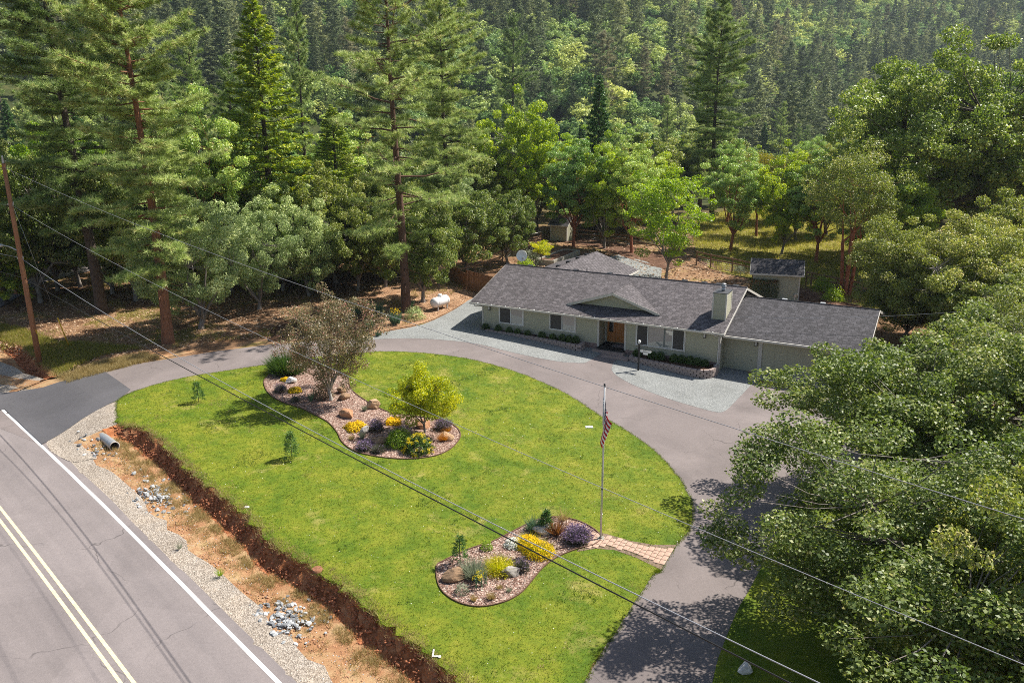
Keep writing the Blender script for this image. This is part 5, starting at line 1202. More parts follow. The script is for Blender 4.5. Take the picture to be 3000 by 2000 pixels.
lw = np.array(lawn_w); ei = R_.integers(0, len(lw), 9000); et = R_.uniform(0, 1, 9000)[:, None]; C3 = lw[ei] * (1 - et) + lw[(ei + 1) % len(lw)] * et + R_.normal(size=(9000, 2)) * .05; C3 = np.stack([C3[:, 0], C3[:, 1], zs(C3[:, 0], C3[:, 1]) + .01], 1)
stuff('lawn_grass', tufts(np.concatenate([C, C2, C3]), 3, .06, .018, .7), 'grass_lawn', 'short mown lawn grass', 'grass')
C = scatter_poly(lawn_w, 26000, avoid=(bed1_w, bed2_w)); C[:, 2] += .028; hn = hnoise(C[:, 0], C[:, 1], .9, 4) + .5 * hnoise(C[:, 0], C[:, 1], .37, 1)
stuff('lawn_clumps', tufts(C[hn > .55], 4, .085, .02, .6), 'leaf_box', 'darker coarse grass clumps showing through the lawn', 'grass')
stuff('lawn_dry_grass', tufts(C[hn < -.62], 4, .06, .02, .9), 'grass_straw', 'dry straw patches in the lawn', 'grass')
C = scatter_poly(lawn_w, 520, avoid=(bed1_w, bed2_w)); C[:, 2] += .07
stuff('clover_flowers', leaves('f', C, .035, .035, up=3.), 'flower_white', 'tiny white clover flowers dotted over the lawn', 'flowers')
C = np.concatenate([scatter_poly(bed1_w, 6500), scatter_poly(bed2_w, 4500)]); C[:, 2] += .055
stuff('mulch_chips', leaves('f', C, .10, .03, up=2.2), 'chip', 'pale and brown wood chips covering the planting beds', 'mulch')
# dry grass and red clods in the ditch
ss_ = R_.uniform(S_OUT + .8, 44, 5200); tt = np.abs(R_.normal(0, .3, 5200)) % .8; C = np.array([floor_point(s, t) for s, t in zip(ss_, tt)])
C = C[hnoise(C[:, 0], C[:, 1], 1.3) > -.25]
stuff('ditch_grass', tufts(C, 6, .24, .016, .6, .07), 'grass_straw', 'dry straw-coloured grass growing on the ditch floor', 'grass')
ss_ = R_.uniform(-30, 46, 3600); ss_ = ss_[(ss_ < S_IN) | (ss_ > S_OUT)]
C = []
for s in ss_: p = xy(s, float(bank_d(s)) + R_.normal(0, .16) + .12); C.append((p[0], p[1], float(zs(*p)) + .01))
stuff('bank_grass', tufts(np.array(C), 6, .17, .015, .75, .08), 'grass_straw', 'dry grass fringe along the top of the red bank', 'grass')
def clods(n, fn, s0, s1, mat, name, label, cat):
    me = [rock_mesh('c', 300 + k, 1, .85, .75, mat, 1, .6) for k in range(4)]; base = []
    for m_ in me:
        v = np.empty(len(m_.vertices) * 3, np.float32); m_.vertices.foreach_get('co', v); f = np.array([p.vertices[:] for p in m_.polygons]); base.append((v.reshape(-1, 3), f))
    parts = []
    for _ in range(n):
        v, f = base[rnd.randrange(4)]; a = rnd.uniform(0, 6.28); Rm = np.array([[math.cos(a), -math.sin(a), 0], [math.sin(a), math.cos(a), 0], [0, 0, 1]]); parts.append((v @ Rm.T * rnd.uniform(s0, s1) ** 1. + np.array(fn()), f, np.zeros(len(f))))
    stuff(name, catm(*parts), mat, label, cat)
def bank_pt():
    while True:
        s = rnd.uniform(-30, 46)
        if s < S_IN - 1 or s > S_OUT + .3: break
    dp = .80 * float(sst(S_OUT - .6, S_OUT + 1.6, s)) if s > S_OUT - 1 else .7
    k = rnd.random(); pb = xy(s, float(bank_d(s))); p = xy(s, float(bank_d(s)) + .12 - k * .9); return (p[0], p[1], float(zs(*pb)) - dp * .80 * min(.97, .12 + k * 1.0) / .8 + .02)
clods(4200, bank_pt, .025, .095, 'clod_red', 'soil_clods', 'crumbling clods of red clay on the cut bank', 'soil')
def fl_pt():
    s = rnd.uniform(S_OUT + .6, 46); q = floor_point(s, rnd.random() ** .7); return (q.x, q.y, q.z)
clods(3200, fl_pt, .015, .06, 'rock_red', 'ditch_pebbles', 'orange and tan pebbles strewn over the ditch floor', 'pebbles')
def sh_pt():
    s = rnd.uniform(-8, 46); p = xy(s, rnd.uniform(.5, 2.3)); return (p[0], p[1], float(zs(*p)))
clods(1800, sh_pt, .010, .032, 'riprap_light', 'shoulder_gravel', 'loose pale gravel stones on the road shoulder', 'gravel')
# leaf litter under the trees, wild grass
litter_poly = [G(*p)[:2] for p in [(-80, 1010), (120, 1060), (200, 1110), (420, 1036), (640, 1000), (980, 975), (1120, 965), (1240, 944), (1330, 902), (1395, 862), (1440, 760), (1300, 720), (700, 760), (200, 860), (-80, 930)]]
C = scatter_poly(litter_poly, 30000); C[:, 2] += .0
stuff('fallen_leaves', leaves('f', C, .16, .10, up=1.6), 'leaf_dry', 'dry fallen leaves covering the ground under the trees', 'leaves')
C = scatter_poly(litter_poly, 9000); C = C[hnoise(C[:, 0], C[:, 1], .33, 2) > .25]
gp = [G(*p)[:2] for p in [(-80, 940), (60, 960), (170, 1000), (330, 1010), (420, 1020), (300, 1040), (170, 1100), (60, 1010), (-80, 980)]]
C2 = scatter_poly(gp, 3200)
stuff('wild_grass', tufts(np.concatenate([C, C2]), 7, .26, .022, .5, .12), 'grass_meadow', 'rough green and straw wild grass by the trees', 'grass')
C = scatter_poly(meadow_w, 9000); stuff('meadow_grass', tufts(C, 6, .5, .04, .45, .25), 'grass_meadow', 'sunlit yellow-green meadow grass behind the yard', 'grass')
vg = [G(*p)[:2] for p in [(170, 1108), (300, 1060), (420, 1036), (470, 1050), (330, 1085), (200, 1122)]]
stuff('verge_grass', tufts(scatter_poly(vg, 1500), 7, .34, .02, .5, .08), 'grass_straw', 'tall golden dry grass along the driveway mouth', 'grass')
C = scatter_poly([hp(a, b)[:2] for a, b in ((-8, 18), (24, 20), (24, 60), (-20, 60))], 9000); C[:, 2] -= .02
stuff('forest_leaves', leaves('f', C, .3, .2, up=1.6), 'leaf_dry', 'brown leaf litter on the forest floor behind the house', 'leaves')

# ------------------------------------------------------------------ trees
PROTO = {}
def finish(key, trunk, data, bark, leaf):
    tm = trunk.mesh(key + '_trunk'); tm.materials.append(MATS[bark]); cm = tri_mesh(key + '_crown', *data); cm.materials.append(MATS[leaf])
    PROTO[key] = (tm, cm)
def broadleaf(key, seed, H, R, cb, nclump, nleaf, L, Wd, tr_, nlimb, bark, leaf, vase=0., flat=.65, rcl=(.15, .27), stems=1, up=.7, gap=.0, moss=0):
    rng = np.random.default_rng(seed); r = random.Random(seed)
    zc, rz_ = (cb + H) / 2, (H - cb) / 2
    q = rand_unit(nclump, rng); q[:, 2] = q[:, 2] * .9 + .08
    rad = rng.uniform(.25, 1, nclump) ** .55
    ph = np.arctan2(q[:, 1], q[:, 0]); lob = 1 + .20 * np.sin(3 * ph + seed) + .12 * np.sin(5 * ph + 2.3 * seed + 3 * q[:, 2])
    Cc = q * (rad * lob)[:, None] * np.array([R, R, rz_]) + np.array([0, 0, zc])
    if vase: Cc[:, :2] *= (1 - vase + vase * 1.25 * np.clip((Cc[:, 2:3] - cb) / (H - cb), 0, 1))
    rc = R * rng.uniform(*rcl, nclump)
    wgt = rc ** 2; wgt /= wgt.sum(); k = rng.choice(nclump, nleaf, p=wgt)
    d = rand_unit(nleaf, rng); d[:, 2] *= flat; rr = rng.uniform(.25, 1, nleaf) ** .5
    P = Cc[k] + d * (rr * rc[k])[:, None]
    tone = np.clip(rng.normal(.43, .27, nleaf) + rng.normal(0, .12, nclump)[k], 0, 1)
    data = leaves('f', P, L, Wd, up=up, out=d * .5, rng=rng, v=tone)
    t = MB()
    bases = [(0, 0)] if stems == 1 else [(.35 * math.cos(6.28 * i / stems), .35 * math.sin(6.28 * i / stems)) for i in range(stems)]
    limbs = []
    for bi, (bx, by) in enumerate(bases):
        fz = cb * (1.0 if stems == 1 else 1.3) * r.uniform(.8, 1.); fork = Vector((bx * 2.5 + r.uniform(-.15, .15) * tr_ * 6, by * 2.5 + r.uniform(-.15, .15) * tr_ * 6, fz)); rt_ = tr_ if stems == 1 else tr_ * .75
        t.tube([(bx, by, -.35), (bx, by, .15), (bx + (fork.x - bx) * .4, by + (fork.y - by) * .3, fz * .5), fork], [rt_ * 1.5, rt_ * 1.1, rt_ * .92, rt_ * .85], 9, False)
        nl = max(2, nlimb // len(bases))
        for i in range(nl):
            a = 6.283 * (i + r.uniform(-.25, .25)) / nl + bi * 1.3; rr_ = R * r.uniform(.35, .72) * (0.55 if i == 0 else 1); ez = cb + (H - cb) * r.uniform(.42, .74)
            e = Vector((rr_ * math.cos(a) + fork.x * .5, rr_ * math.sin(a) + fork.y * .5, ez)); m1 = fork.lerp(e, .35) + Vector((r.uniform(-.1, .1) * R, r.uniform(-.1, .1) * R, -.04 * (H - cb))); m2 = fork.lerp(e, .7) + Vector((r.uniform(-.08, .08) * R, r.uniform(-.08, .08) * R, .02 * (H - cb)))
            pts = [fork, m1, m2, e]; t.tube(pts, [rt_ * .58, rt_ * .4, rt_ * .22, rt_ * .06], 7, False); limbs += [(m1, rt_ * .25), (m2, rt_ * .2), (e, rt_ * .14), (fork.lerp(m1, .6), rt_ * .25)]
    for c in Cc:
        c = Vector(c); p, w_ = min(limbs, key=lambda x: (x[0] - c).length + max(0, x[0].z - c.z) * .8); mid = p.lerp(c, .5) + Vector((r.uniform(-.05, .05) * R, r.uniform(-.05, .05) * R, -.03 * R)); t.tube([p, mid, c], [w_ * .8, w_ * .45, w_ * .15], 4, False)
    finish(key, t, data, bark, leaf)
def pine(key, seed, H, R, cb, nb, per, K, bark, leaf, open_=0., L=.40, Wd=.042, tr_=.36, dead=6):
    rng = np.random.default_rng(seed); r = random.Random(seed); t = MB()
    sway = lambda z: Vector((.25 * math.sin(z * .16 + seed), .25 * math.cos(z * .13 + seed), z))
    t.tube([sway(z) - (sway(0) - Vector((0, 0, 0))) * 1. for z in np.linspace(-.4, H, 14)], [tr_ * (1.25 if i == 0 else (1 - .93 * i / 13)) for i in range(14)], 10, False)
    TC = []; TD = []
    s0 = sway(0)
    for b in range(nb):
        u = (b + r.random()) / nb; z = cb + (H - cb) * u ** .93; prof = (.6 + 2.2 * u) if u < .15 else (.93 + .07 * math.sin(u * 23 + seed) if u < .62 else .93 * (1 - (u - .62) / .38) ** .7 + .10)
        ln = R * prof * r.uniform(.38 - .1 * open_, 1.15) * (.55 if math.sin(b * 2.399 * 1. + u * 14 + seed) > .72 else 1); a = b * 2.399 + r.uniform(-.9, .9); z += r.uniform(-.5, .5); el = math.radians(-14 + 46 * u + r.uniform(-17, 17))
        o = sway(z) - s0; o.z = z; hd = Vector((math.cos(a), math.sin(a), 0)); pts = []
        for k in range(5):
            f = k / 4; pts.append(o + hd * ln * f * math.cos(el) + Vector((0, 0, ln * (f * math.sin(el) - .10 * f * (1 - u) + .16 * f * f))) + Vector((r.uniform(-1, 1), r.uniform(-1, 1), r.uniform(-.5, .5))) * .06 * ln * (k > 0))
        br_ = max(.02, .02 + .011 * ln); t.tube(pts, [br_, br_ * .8, br_ * .6, br_ * .4, br_ * .2], 4, False)
        n = max(5, int(per * ln / R * 1.25)); side = Vector((-hd.y, hd.x, 0))
        for q in range(n):
            f = r.uniform(.12 + .2 * open_, 1) ** .85; i = min(int(f * 4), 3); p = pts[i].lerp(pts[i + 1], f * 4 - i); sdv = r.uniform(-1, 1) * (.30 * ln * (1.05 - f * .75)); tip = p + side * sdv + Vector((0, 0, r.uniform(-.05, .14) * (abs(sdv) + .4))) + hd * abs(sdv) * .5
            if q % 3 == 0 and abs(sdv) > .3: t.tube([p, tip], [.02, .008], 3, False)
            TC.append(tip); TD.append(hd * .5 + side * (sdv / (abs(sdv) + .3)) * .5 + Vector((0, 0, .45)))
    for b in range(dead):
        z = cb * r.uniform(.45, .98); a = r.uniform(0, 6.28); o = sway(z) - s0; o.z = z; ln = r.uniform(.8, 2.2); t.tube([o, o + Vector((math.cos(a) * ln * .5, math.sin(a) * ln * .5, -.05)), o + Vector((math.cos(a) * ln, math.sin(a) * ln, -.25))], [.035, .025, .01], 4, False)
    for k in range(10): TC.append(sway(H) - s0 + Vector((r.uniform(-.2, .2), r.uniform(-.2, .2), -k * .12))); TD.append(Vector((0, 0, 1)))
    TC = np.array(TC); TD = np.array(TD); n = len(TC)
    C = np.repeat(TC, K, 0) + rng.normal(size=(n * K, 3)) * .03; D = np.repeat(TD, K, 0) * .8 + rand_unit(n * K, rng)
    V, F, v = blades(C, D, L, Wd, rng); tone = np.clip(np.repeat(rng.normal(.5, .26, n), K) + rng.normal(0, .12, n * K), 0, 1)
    finish(key, t, (V, F, tone), bark, leaf)
def fir(key, seed, H, R, cb, nb, per, bark, leaf, L=.34, Wd=.13, tr_=.34, droop=.25):
    rng = np.random.default_rng(seed); r = random.Random(seed); t = MB(); t.tube([(0, 0, -.4), (0, 0, H * .5), (0, 0, H)], [tr_ * 1.2, tr_ * .6, .02], 9, False)
    PC = []; PD = []
    for b in range(nb):
        u = (b + r.random()) / nb; z = cb + (H - cb) * u; ln = R * ((1 - u) ** .82 * (.75 + .35 * r.random()) + .05) * (1 if u > .08 else .7); a = b * 2.399 + r.uniform(-.4, .4); hd = np.array([math.cos(a), math.sin(a), 0]); side = np.array([-hd[1], hd[0], 0])
        el = math.radians(-8 + 38 * u + r.uniform(-8, 8)); o = np.array([0, 0, z]); t.tube([o, o + hd * ln * .5 * math.cos(el) + np.array([0, 0, ln * .5 * math.sin(el) - droop * ln * .12]), o + hd * ln * math.cos(el) + np.array([0, 0, ln * math.sin(el) - droop * ln * .35])], [.045, .03, .008], 4, False)
        n = max(8, int(per * ln / R)); f = rng.uniform(.12, 1, n) ** .75; sdv = rng.uniform(-1, 1, n) * .34 * ln * (1.08 - f); zz = ln * f * math.sin(el) - droop * ln * .35 * f * f - np.abs(sdv) * .18 - rng.uniform(0, .16, n)
        PC.append(o + hd * (ln * f * math.cos(el) + np.abs(sdv) * .5)[:, None] + side * sdv[:, None] + np.array([0, 0, 1]) * zz[:, None])
        PD.append(hd * .8 + side * np.sign(sdv)[:, None] * .6 + np.array([0, 0, -.15]))
    C = np.concatenate(PC); D = np.concatenate(PD); n = len(C)
    C = np.repeat(C, 3, 0) + rng.normal(size=(n * 3, 3)) * .07; D = np.repeat(D, 3, 0) + rand_unit(n * 3, rng) * .65
    V, F, v = blades(C - D * .1, D, L, Wd, rng); tone = np.clip(np.repeat(rng.normal(.42, .24, n), 3), 0, 1); finish(key, t, (V, F, tone), bark, leaf)

pine('pine_a', 3, 30, 5.0, 7.5, 150, 62, 20, 'bark_dark', 'needle_pine', 0)
pine('pine_b', 8, 30, 4.4, 5.0, 160, 62, 20, 'bark_orange', 'needle_pine', 0)
pine('pine_open', 5, 30, 6.0, 5.5, 110, 58, 19, 'bark_pine', 'needle_pine', .8, dead=16)
pine('pine_mid', 12, 26, 4.0, 3.5, 120, 34, 12, 'bark_dark', 'needle_pine', .1, .46, .07)
fir('fir_a', 4, 27, 6.2, 2, 190, 210, 'bark_dark', 'needle_fir')
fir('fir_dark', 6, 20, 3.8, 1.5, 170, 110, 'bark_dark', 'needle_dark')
broadleaf('oak_near', 21, 9, 6.6, .8, 360, 130000, .145, .10, .30, 7, 'bark_grey', 'leaf_oak', rcl=(.07, .15))
broadleaf('oak_near2', 22, 9, 6.6, .6, 420, 165000, .125, .088, .28, 7, 'bark_grey', 'leaf_oak', rcl=(.07, .15))
broadleaf('oak_big', 23, 20, 10.5, 3.5, 420, 100000, .28, .19, .52, 9, 'bark_dark', 'leaf_oak_green', rcl=(.06, .14))
broadleaf('oak_mid', 24, 11, 5.5, 1.2, 210, 46000, .22, .155, .26, 7, 'bark_grey', 'leaf_oak', rcl=(.09, .18))
broadleaf('oak_light', 25, 14, 6.2, 1.6, 220, 48000, .24, .17, .24, 8, 'bark_grey', 'leaf_oak_light', rcl=(.08, .17))
broadleaf('live_oak', 26, 9.5, 4.9, .7, 190, 52000, .17, .105, .24, 6, 'bark_grey', 'leaf_live_oak', rcl=(.10, .19))
broadleaf('madrone', 27, 15, 4.4, 2.6, 170, 42000, .22, .11, .22, 8, 'bark_madrone', 'leaf_madrone', rcl=(.11, .2))
broadleaf('madrone_multi', 28, 13, 4.4, 4.5, 90, 22000, .20, .10, .24, 6, 'bark_madrone', 'leaf_oak', rcl=(.16, .28), stems=4)
broadleaf('madrone_gold', 29, 10, 3.6, 2.6, 70, 12000, .19, .09, .18, 5, 'bark_madrone', 'leaf_madrone_gold', rcl=(.16, .28))
broadleaf('lime_tree', 30, 11, 4.2, 1.7, 130, 17000, .19, .12, .13, 9, 'bark_grey', 'leaf_lime', vase=.3, rcl=(.10, .2))
broadleaf('crab_apple', 31, 6.2, 3.0, .75, 160, 27000, .115, .062, .11, 9, 'bark_pale', 'leaf_crab', vase=.08, rcl=(.09, .19), flat=.9)
broadleaf('yellow_tree', 32, 3.2, 1.75, .55, 120, 24000, .095, .058, .07, 6, 'bark_grey', 'leaf_yellow', rcl=(.15, .26))
broadleaf('maple_small', 33, 2.6, 1.7, 1.0, 34, 5000, .11, .07, .05, 5, 'bark_dark', 'leaf_yellow', flat=.4, rcl=(.2, .32))
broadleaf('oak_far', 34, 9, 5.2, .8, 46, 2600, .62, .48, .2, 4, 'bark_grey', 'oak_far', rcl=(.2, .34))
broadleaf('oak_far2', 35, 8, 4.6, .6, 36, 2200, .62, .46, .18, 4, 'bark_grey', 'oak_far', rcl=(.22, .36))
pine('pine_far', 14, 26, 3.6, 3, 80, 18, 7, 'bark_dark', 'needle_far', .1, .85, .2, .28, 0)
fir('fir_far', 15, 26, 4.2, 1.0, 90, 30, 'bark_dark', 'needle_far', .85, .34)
NAMES = dict(pine='pine_tree', fir='fir_tree', oak='oak_tree', live='live_oak_tree', madrone='madrone_tree', lime='maple_tree', crab='crab_apple_tree', yellow='garden_tree', maple='garden_maple')
BASEH = dict(pine_a=30, pine_b=30, pine_open=30, pine_mid=26, fir_a=27, fir_dark=20, oak_near=9, oak_near2=9, oak_big=20, oak_mid=11, oak_light=14, live_oak=9.5, madrone=15, madrone_multi=13, madrone_gold=10, lime_tree=11, crab_apple=6.2, yellow_tree=3.2, maple_small=2.6, oak_far=9, oak_far2=8, pine_far=26, fir_far=26)
BASER = dict(pine_a=5.0, pine_b=4.4, pine_open=6.0, pine_mid=4.0, fir_a=6.2, fir_dark=3.8, oak_near=9.3, oak_near2=9.3, oak_big=12.6, oak_mid=6.6, oak_light=7.4, live_oak=5.9, madrone=5.3, madrone_multi=5.3, madrone_gold=4.3, lime_tree=4.9, crab_apple=3.5, yellow_tree=2.1, maple_small=2.1, oak_far=6.2, oak_far2=5.6, pine_far=3.6, fir_far=4.2)
def plant_tree(key, loc, h, R, label, group=None, rz=None):
    nm = NAMES.get(key.split('_')[0], 'tree')
    o = thing(nm, label, 'tree', loc, rnd.uniform(0, 6.28) if rz is None else rz, group); sx = R / BASER[key]; o.scale = (sx, sx, h / BASEH[key])
    link('trunk', PROTO[key][0], o); link('crown', PROTO[key][1], o); return o
def T(key, base, ytop, Rpx, label, rz=None):
    b = G(*base); dist = np.linalg.norm(b - CAM) * .985; plant_tree(key, b, top_height(b, ytop), Rpx * dist / FPX, label, None, rz)
PLACED = []
for a in [
    ('pine_a', (300, 915), -260, 210, 'tall ponderosa pine with dark trunk left of the orange-trunked pine'),
    ('pine_b', (493, 1003), -250, 190, 'tall ponderosa pine with bright orange bark at the driveway edge'),
    ('fir_a', (815, 830), -5, 205, 'broad yellow-green fir with pointed top beyond the driveway'),
    ('live_oak', (590, 962), 575, 190, 'low spreading grey-green live oak beside the orange-trunked pine'),
    ('live_oak', (760, 905), 610, 130, 'grey-green live oak right of the spreading live oak, over the wild grass'),
    ('madrone', (610, 860), 235, 160, 'leafy madrone with glossy leaves between the orange pine and the broad fir'),
    ('madrone', (745, 800), 400, 140, 'shorter madrone at the foot of the broad yellow-green fir'),
    ('pine_mid', (605, 690), 55, 72, 'slender pine standing behind the glossy madrone'),
    ('pine_mid', (915, 690), -5, 66, 'slender pine just right of the broad yellow-green fir'),
    ('pine_open', (1190, 912), -210, 235, 'tall open-branched ponderosa pine near the white propane tank'),
    ('pine_a', (1322, 770), -80, 130, 'tall ponderosa pine behind the open-branched pine'),
    ('oak_mid', (1240, 885), 570, 150, 'oak with pale grey trunk beside the propane tank'),
    ('oak_mid', (1370, 805), 540, 160, 'round dark oak above the brown plank fence'),
    ('oak_mid', (1486, 772), 540, 110, 'oak rising behind the satellite dish'),
    ('oak_light', (1535, 690), 290, 150, 'large bright green broadleaf tree behind the small shed'),
    ('pine_mid', (1512, 590), 45, 70, 'pointed pine rising behind the bright green broadleaf tree'),
    ('fir_dark', (1748, 660), 222, 78, 'dark narrow fir behind the rear wing of the house'),
    ('oak_mid', (1855, 665), 385, 150, 'wide green oak right of the dark narrow fir'),
    ('lime_tree', (1952, 818), 495, 160, 'bright lime-green maple growing in the gravel back yard'),
    ('pine_a', (2085, 640), -15, 105, 'tall pine standing behind the lime-green maple'),
    ('pine_mid', (2048, 622), 55, 72, 'second, thinner pine just left of the tall pine behind the maple'),
    ('madrone_gold', (2215, 692), 425, 85, 'golden-leaved madrone with red bark in the meadow'),
    ('madrone_multi', (2475, 866), 430, 150, 'madrone with several leaning red trunks right of the garden shed'),
    ('oak_big', (2715, 790), 135, 340, 'huge spreading oak with dark forked trunk right of the madrone'),
    ('oak_near', (2760, 1005), 640, 330, 'oak with glossy leaves overhanging the far end of the garage'),
    ('oak_mid', (2970, 930), 540, 150, 'oak at the meadow edge beyond the garage, under the huge oak'),
    ('oak_near2', (2850, 2020), 1370, 800, 'large foreground oak overhanging the lower driveway and side lawn'),
    ('oak_near', (2790, 1490), 990, 610, 'large oak beside the parking pad, behind the foreground oak'),
    ('oak_near2', (3120, 1300), 930, 420, 'oak beyond the parking pad, beside the glossy-leaved oak'),
    ('oak_near', (3250, 2150), 1350, 560, 'oak on the side lawn in front of the large foreground oak'),
    ('oak_mid', (120, 885), 400, 160, 'mossy oak just behind the utility pole'),
    ('oak_light', (235, 840), 350, 150, 'bright green oak between the utility pole and the dark-trunked pine'),
    ('fir_a', (20, 890), 300, 110, 'ragged fir behind the utility pole'),
    ('oak_mid', (400, 880), 440, 170, 'dark oak behind the orange-trunked pine'),
    ('oak_mid', (985, 830), 470, 160, 'dark oak in the shade between the broad fir and the open pine'),
    ('oak_mid', (1095, 800), 500, 150, 'dark green oak left of the open-branched pine'),
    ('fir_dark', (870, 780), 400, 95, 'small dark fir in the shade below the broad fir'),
    ('fir_a', (1000, 740), 310, 130, 'yellow-green fir behind the dark oaks'),
    ('madrone', (1040, 700), 320, 140, 'madrone rising behind the yellow-green fir'),
    ('oak_mid', (2330, 705), 450, 90, 'oak in the meadow between the golden madrone and the shed'),
    ('oak_mid', (2420, 690), 420, 100, 'oak at the far side of the meadow behind the leaning madrone'),
    ('oak_mid', (2570, 740), 430, 110, 'oak in the meadow left of the huge forked oak'),
    ('oak_big', (2960, 780), 250, 240, 'tall oak partly hidden right of the huge forked oak'),
    ('oak_mid', (1640, 640), 430, 90, 'oak between the small shed and the dark narrow fir'),
    ('oak_mid', (1970, 640), 420, 100, 'oak behind the crown of the lime-green maple'),
    ('madrone', (2130, 660), 400, 80, 'leafy madrone at the foot of the tall meadow pine'),
    ('oak_mid', (1690, 682), 430, 115, 'oak close behind the rear wing, left of the dark narrow fir'),
    ('oak_mid', (1800, 678), 425, 120, 'oak at the forest edge right behind the dark narrow fir'),
    ('oak_light', (1905, 695), 440, 115, 'lighter oak at the forest edge behind the lime-green maple'),
    ('oak_light', (1575, 672), 400, 110, 'light green oak directly behind the small shed'),
    ('madrone', (1680, 722), 400, 120, 'tall madrone rising from the brown bed behind the rear wing'),
    ('oak_light', (1770, 728), 415, 125, 'light oak over the brown bed between rear wing and maple'),
    ('madrone', (1850, 740), 410, 120, 'madrone behind the left side of the lime-green maple'),
    ('madrone', (2140, 735), 430, 110, 'slim madrone at the near edge of the meadow by the fence'),
    ('oak_light', (2290, 745), 440, 115, 'light oak standing behind the garden shed'),
    ('madrone', (2390, 770), 430, 115, 'madrone behind the fence right of the garden shed'),
    ('oak_light', (2600, 830), 480, 140, 'light oak above the red-brown wooden box'),
    ('oak_mid', (2265, 650), 430, 100, 'oak at the back of the meadow behind the golden madrone'),
    ('oak_near2', (2650, 985), 770, 165, 'oak growing close to the end wall of the garage'),
    ('oak_mid', (2900, 1080), 760, 190, 'oak just beyond the garage end, under the glossy-leaved oak'),
    ('crab_apple', (970, 1174), 862, 160, 'pink-tinged crab apple with forked pale trunk in the long bed'),
    ('yellow_tree', (1245, 1268), 1085, 106, 'small yellow-green rounded tree at the right end of the long bed'),
    ('maple_small', (1586, 778), 706, 48, 'small golden japanese maple behind the house roof'),
]:
    T(*a); PLACED.append(G(*a[1])[:2])
rw = random.Random(5)
for base, yt, rp in (((50, 860), 520, 120), ((170, 850), 500, 120), ((330, 860), 520, 130), ((470, 850), 520, 120), ((545, 840), 540, 110), ((680, 850), 560, 120), ((830, 850), 560, 120), ((905, 865), 600, 110), ((950, 800), 520, 120), ((1050, 850), 590, 110), ((1130, 840), 580, 110), ((1160, 790), 540, 110), ((640, 780), 480, 120), ((420, 800), 430, 120), ((260, 780), 420, 120), ((90, 790), 420, 120), ((1250, 800), 560, 110), ((1290, 745), 480, 110)):
    b = G(*base); key = rw.choice(('oak_mid', 'live_oak', 'madrone', 'oak_mid')); dist = np.linalg.norm(b - CAM)
    plant_tree(key, b, top_height(b, yt + rw.uniform(-40, 40)), rp * 1.15 * dist / FPX, {'o': 'leafy oak', 'l': 'grey-green live oak', 'm': 'glossy madrone'}[key[0]] + ' filling the dense shady woods left of the house', 'broadleaf trees of the dense woods left of the house'); PLACED.append(b[:2])
def midforest():
    r = random.Random(77); pts = [tuple(p) for p in PLACED]; n = 0; tries = 0
    while n < 330 and tries < 40000:
        tries += 1; u = r.uniform(-.74, .74); y = (78 if u < -.05 else 100) + 215 * r.random() ** .9; x = u * y; dd = math.hypot(x, y)
        if y < 125 and -.05 <= u < .42: continue
        if y < 100 and u > -.15: continue
        if inpoly(np.array([x]), np.array([y]), meadow_w)[0] and r.random() < .9: continue
        sp = 5.2 + dd * .006
        if any((x - p[0]) ** 2 + (y - p[1]) ** 2 < sp * sp for p in pts): continue
        pts.append((x, y)); n += 1; z = float(zs(x, y)) - .05
        pc_ = (.22 if y < 110 else .40) if u < -.05 else (.10 if y < 200 else .40)
        q = r.random()
        if q < pc_:
            k = r.choice(('pine_mid', 'pine_mid', 'pine_far', 'fir_dark')); h = r.uniform(17, 27) if y > 200 or u < -.05 else r.uniform(12, 19)
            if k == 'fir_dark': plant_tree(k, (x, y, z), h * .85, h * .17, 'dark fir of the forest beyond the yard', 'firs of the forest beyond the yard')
            else: plant_tree(k, (x, y, z), h, h * .155, 'tall pine of the forest beyond the yard', 'pines of the forest beyond the yard')
        else:
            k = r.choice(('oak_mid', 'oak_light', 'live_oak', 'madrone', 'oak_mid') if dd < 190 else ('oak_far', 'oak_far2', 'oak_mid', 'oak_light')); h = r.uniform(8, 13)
            if k == 'madrone': plant_tree(k, (x, y, z), h * 1.1, h * .4, 'madrone of the forest beyond the yard', 'madrones of the forest beyond the yard')
            else: plant_tree(k, (x, y, z), h, h * r.uniform(.52, .66), 'round-crowned oak of the forest beyond the yard', 'oaks of the forest beyond the yard')
midforest()
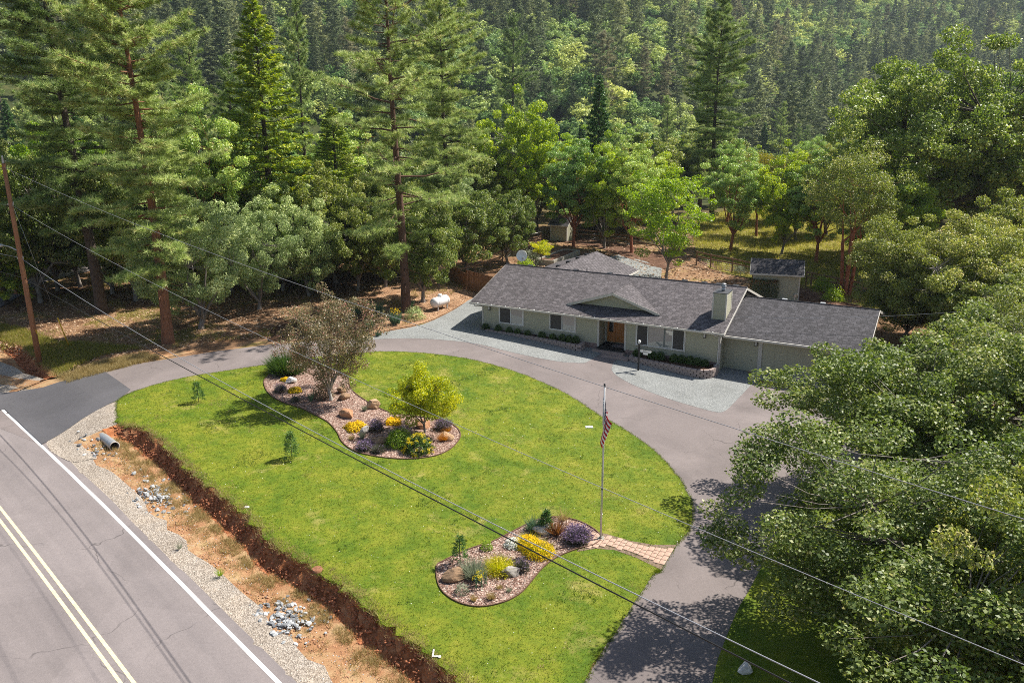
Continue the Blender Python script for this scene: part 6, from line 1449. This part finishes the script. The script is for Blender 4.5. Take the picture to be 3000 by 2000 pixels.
def far_forest():
    sn = PROTO['pine_far'][1].copy(); sn.materials.clear(); sn.materials.append(MATS['moss']); PROTO['snag'] = (PROTO['pine_far'][0], sn)
    rng = np.random.default_rng(5); gs = 8.6; gx, gy = np.meshgrid(np.arange(-1150, 1150, gs), np.arange(200, 1800, gs)); x = (gx + rng.uniform(-.48, .48, gx.shape) * gs).ravel(); y = (gy + rng.uniform(-.48, .48, gx.shape) * gs).ravel()
    rr = np.hypot(x, y); th = np.arctan2(x, y); lim = 660 + 560 * sst(.05, .5, x / y); keep = (y > 295) & (np.abs(th) < .68) & (rr < lim) & (rng.random(len(x)) < np.where(rr > 700, .7, .9))
    x, y, rr = x[keep], y[keep], rr[keep]; n = len(x)
    z = z0(x, y) - .3; stand = hnoise(x, y, .016, 3); con = rng.random(n) < np.clip(.34 + .6 * stand, .06, .9)
    k = np.where(con, np.where(rng.random(n) < .55, 0, 1), np.where(rng.random(n) < .5, 2, 3)).astype(np.int32)
    k = np.where(rng.random(n) < .012, 4, k).astype(np.int32)
    open_ = (hnoise(x, y, .02, 9) > .75); sc = np.where(con, rng.uniform(.5, 1.2, n) ** .8 * 1.15, rng.uniform(.7, 1.5, n)).astype(np.float32) * np.where(open_, .28, 1)
    me = bpy.data.meshes.new('hillside_forest'); me.vertices.add(n); me.vertices.foreach_set('co', np.stack([x, y, z], 1).astype(np.float32).ravel())
    a = me.attributes.new('kind_id', 'INT', 'POINT'); a.data.foreach_set('value', k); a = me.attributes.new('tree_scale', 'FLOAT', 'POINT'); a.data.foreach_set('value', sc.astype(np.float32))
    a = me.attributes.new('turn', 'FLOAT', 'POINT'); a.data.foreach_set('value', rng.uniform(0, 6.28, n).astype(np.float32)); me.update()
    o = tag(link('hillside_forest', me), 'distant mixed forest of pines and oaks covering the far hillsides', 'forest', kind='stuff')
    g = bpy.data.node_groups.new('hillside_forest', 'GeometryNodeTree'); g.interface.new_socket('Geometry', in_out='INPUT', socket_type='NodeSocketGeometry'); g.interface.new_socket('Geometry', in_out='OUTPUT', socket_type='NodeSocketGeometry')
    gi = g.nodes.new('NodeGroupInput'); go_ = g.nodes.new('NodeGroupOutput'); jn = g.nodes.new('GeometryNodeJoinGeometry')
    def attr(nm, t):
        q = g.nodes.new('GeometryNodeInputNamedAttribute'); q.data_type = t; q.inputs[0].default_value = nm; return [s for s in q.outputs if s.enabled][0]
    ak, asc, atn = attr('kind_id', 'INT'), attr('tree_scale', 'FLOAT'), attr('turn', 'FLOAT'); cx = g.nodes.new('ShaderNodeCombineXYZ'); g.links.new(atn, cx.inputs[2]); csc = g.nodes.new('ShaderNodeCombineXYZ'); wd = g.nodes.new('ShaderNodeMath'); wd.operation = 'MULTIPLY'; wd.inputs[1].default_value = 1.25; g.links.new(asc, wd.inputs[0]); g.links.new(wd.outputs[0], csc.inputs[0]); g.links.new(wd.outputs[0], csc.inputs[1]); g.links.new(asc, csc.inputs[2])
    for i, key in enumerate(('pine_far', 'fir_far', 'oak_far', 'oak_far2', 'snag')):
        src = bpy.data.objects.new('forest_source_' + key, PROTO[key][1])
        cmp_ = g.nodes.new('FunctionNodeCompare'); cmp_.data_type = 'INT'; cmp_.operation = 'EQUAL'
        ins = [s for s in cmp_.inputs if s.enabled]; g.links.new(ak, ins[0]); ins[1].default_value = i
        oi = g.nodes.new('GeometryNodeObjectInfo'); oi.inputs['Object'].default_value = src
        ip = g.nodes.new('GeometryNodeInstanceOnPoints'); g.links.new(gi.outputs[0], ip.inputs['Points']); g.links.new(cmp_.outputs[0], ip.inputs['Selection']); g.links.new(oi.outputs['Geometry'], ip.inputs['Instance']); g.links.new(cx.outputs[0], ip.inputs['Rotation']); g.links.new(csc.outputs[0], ip.inputs['Scale'])
        g.links.new(ip.outputs[0], jn.inputs[0])
    g.links.new(jn.outputs[0], go_.inputs[0]); md = o.modifiers.new('forest', 'NODES'); md.node_group = g
    print('far trees', n)
far_forest()

# ------------------------------------------------------------------ haze
HAZE = 1.1e-4
if HAZE:
    m = MB(); m.box(-3200, 3200, -700, 3600, -22, 900); hz_ = m.build('haze', []); tag(hz_, 'thin blue haze over the far hills', 'haze', kind='stuff')
    hm = bpy.data.materials.new('haze'); hm.use_nodes = True; n_ = hm.node_tree.nodes; n_.remove(n_['Principled BSDF']); pv = n_.new('ShaderNodeVolumePrincipled')
    pv.inputs['Color'].default_value = (.72, .84, 1, 1); pv.inputs['Density'].default_value = HAZE; pv.inputs['Anisotropy'].default_value = .2; hm.node_tree.links.new(pv.outputs[0], n_['Material Output'].inputs['Volume']); hz_.data.materials.append(hm)
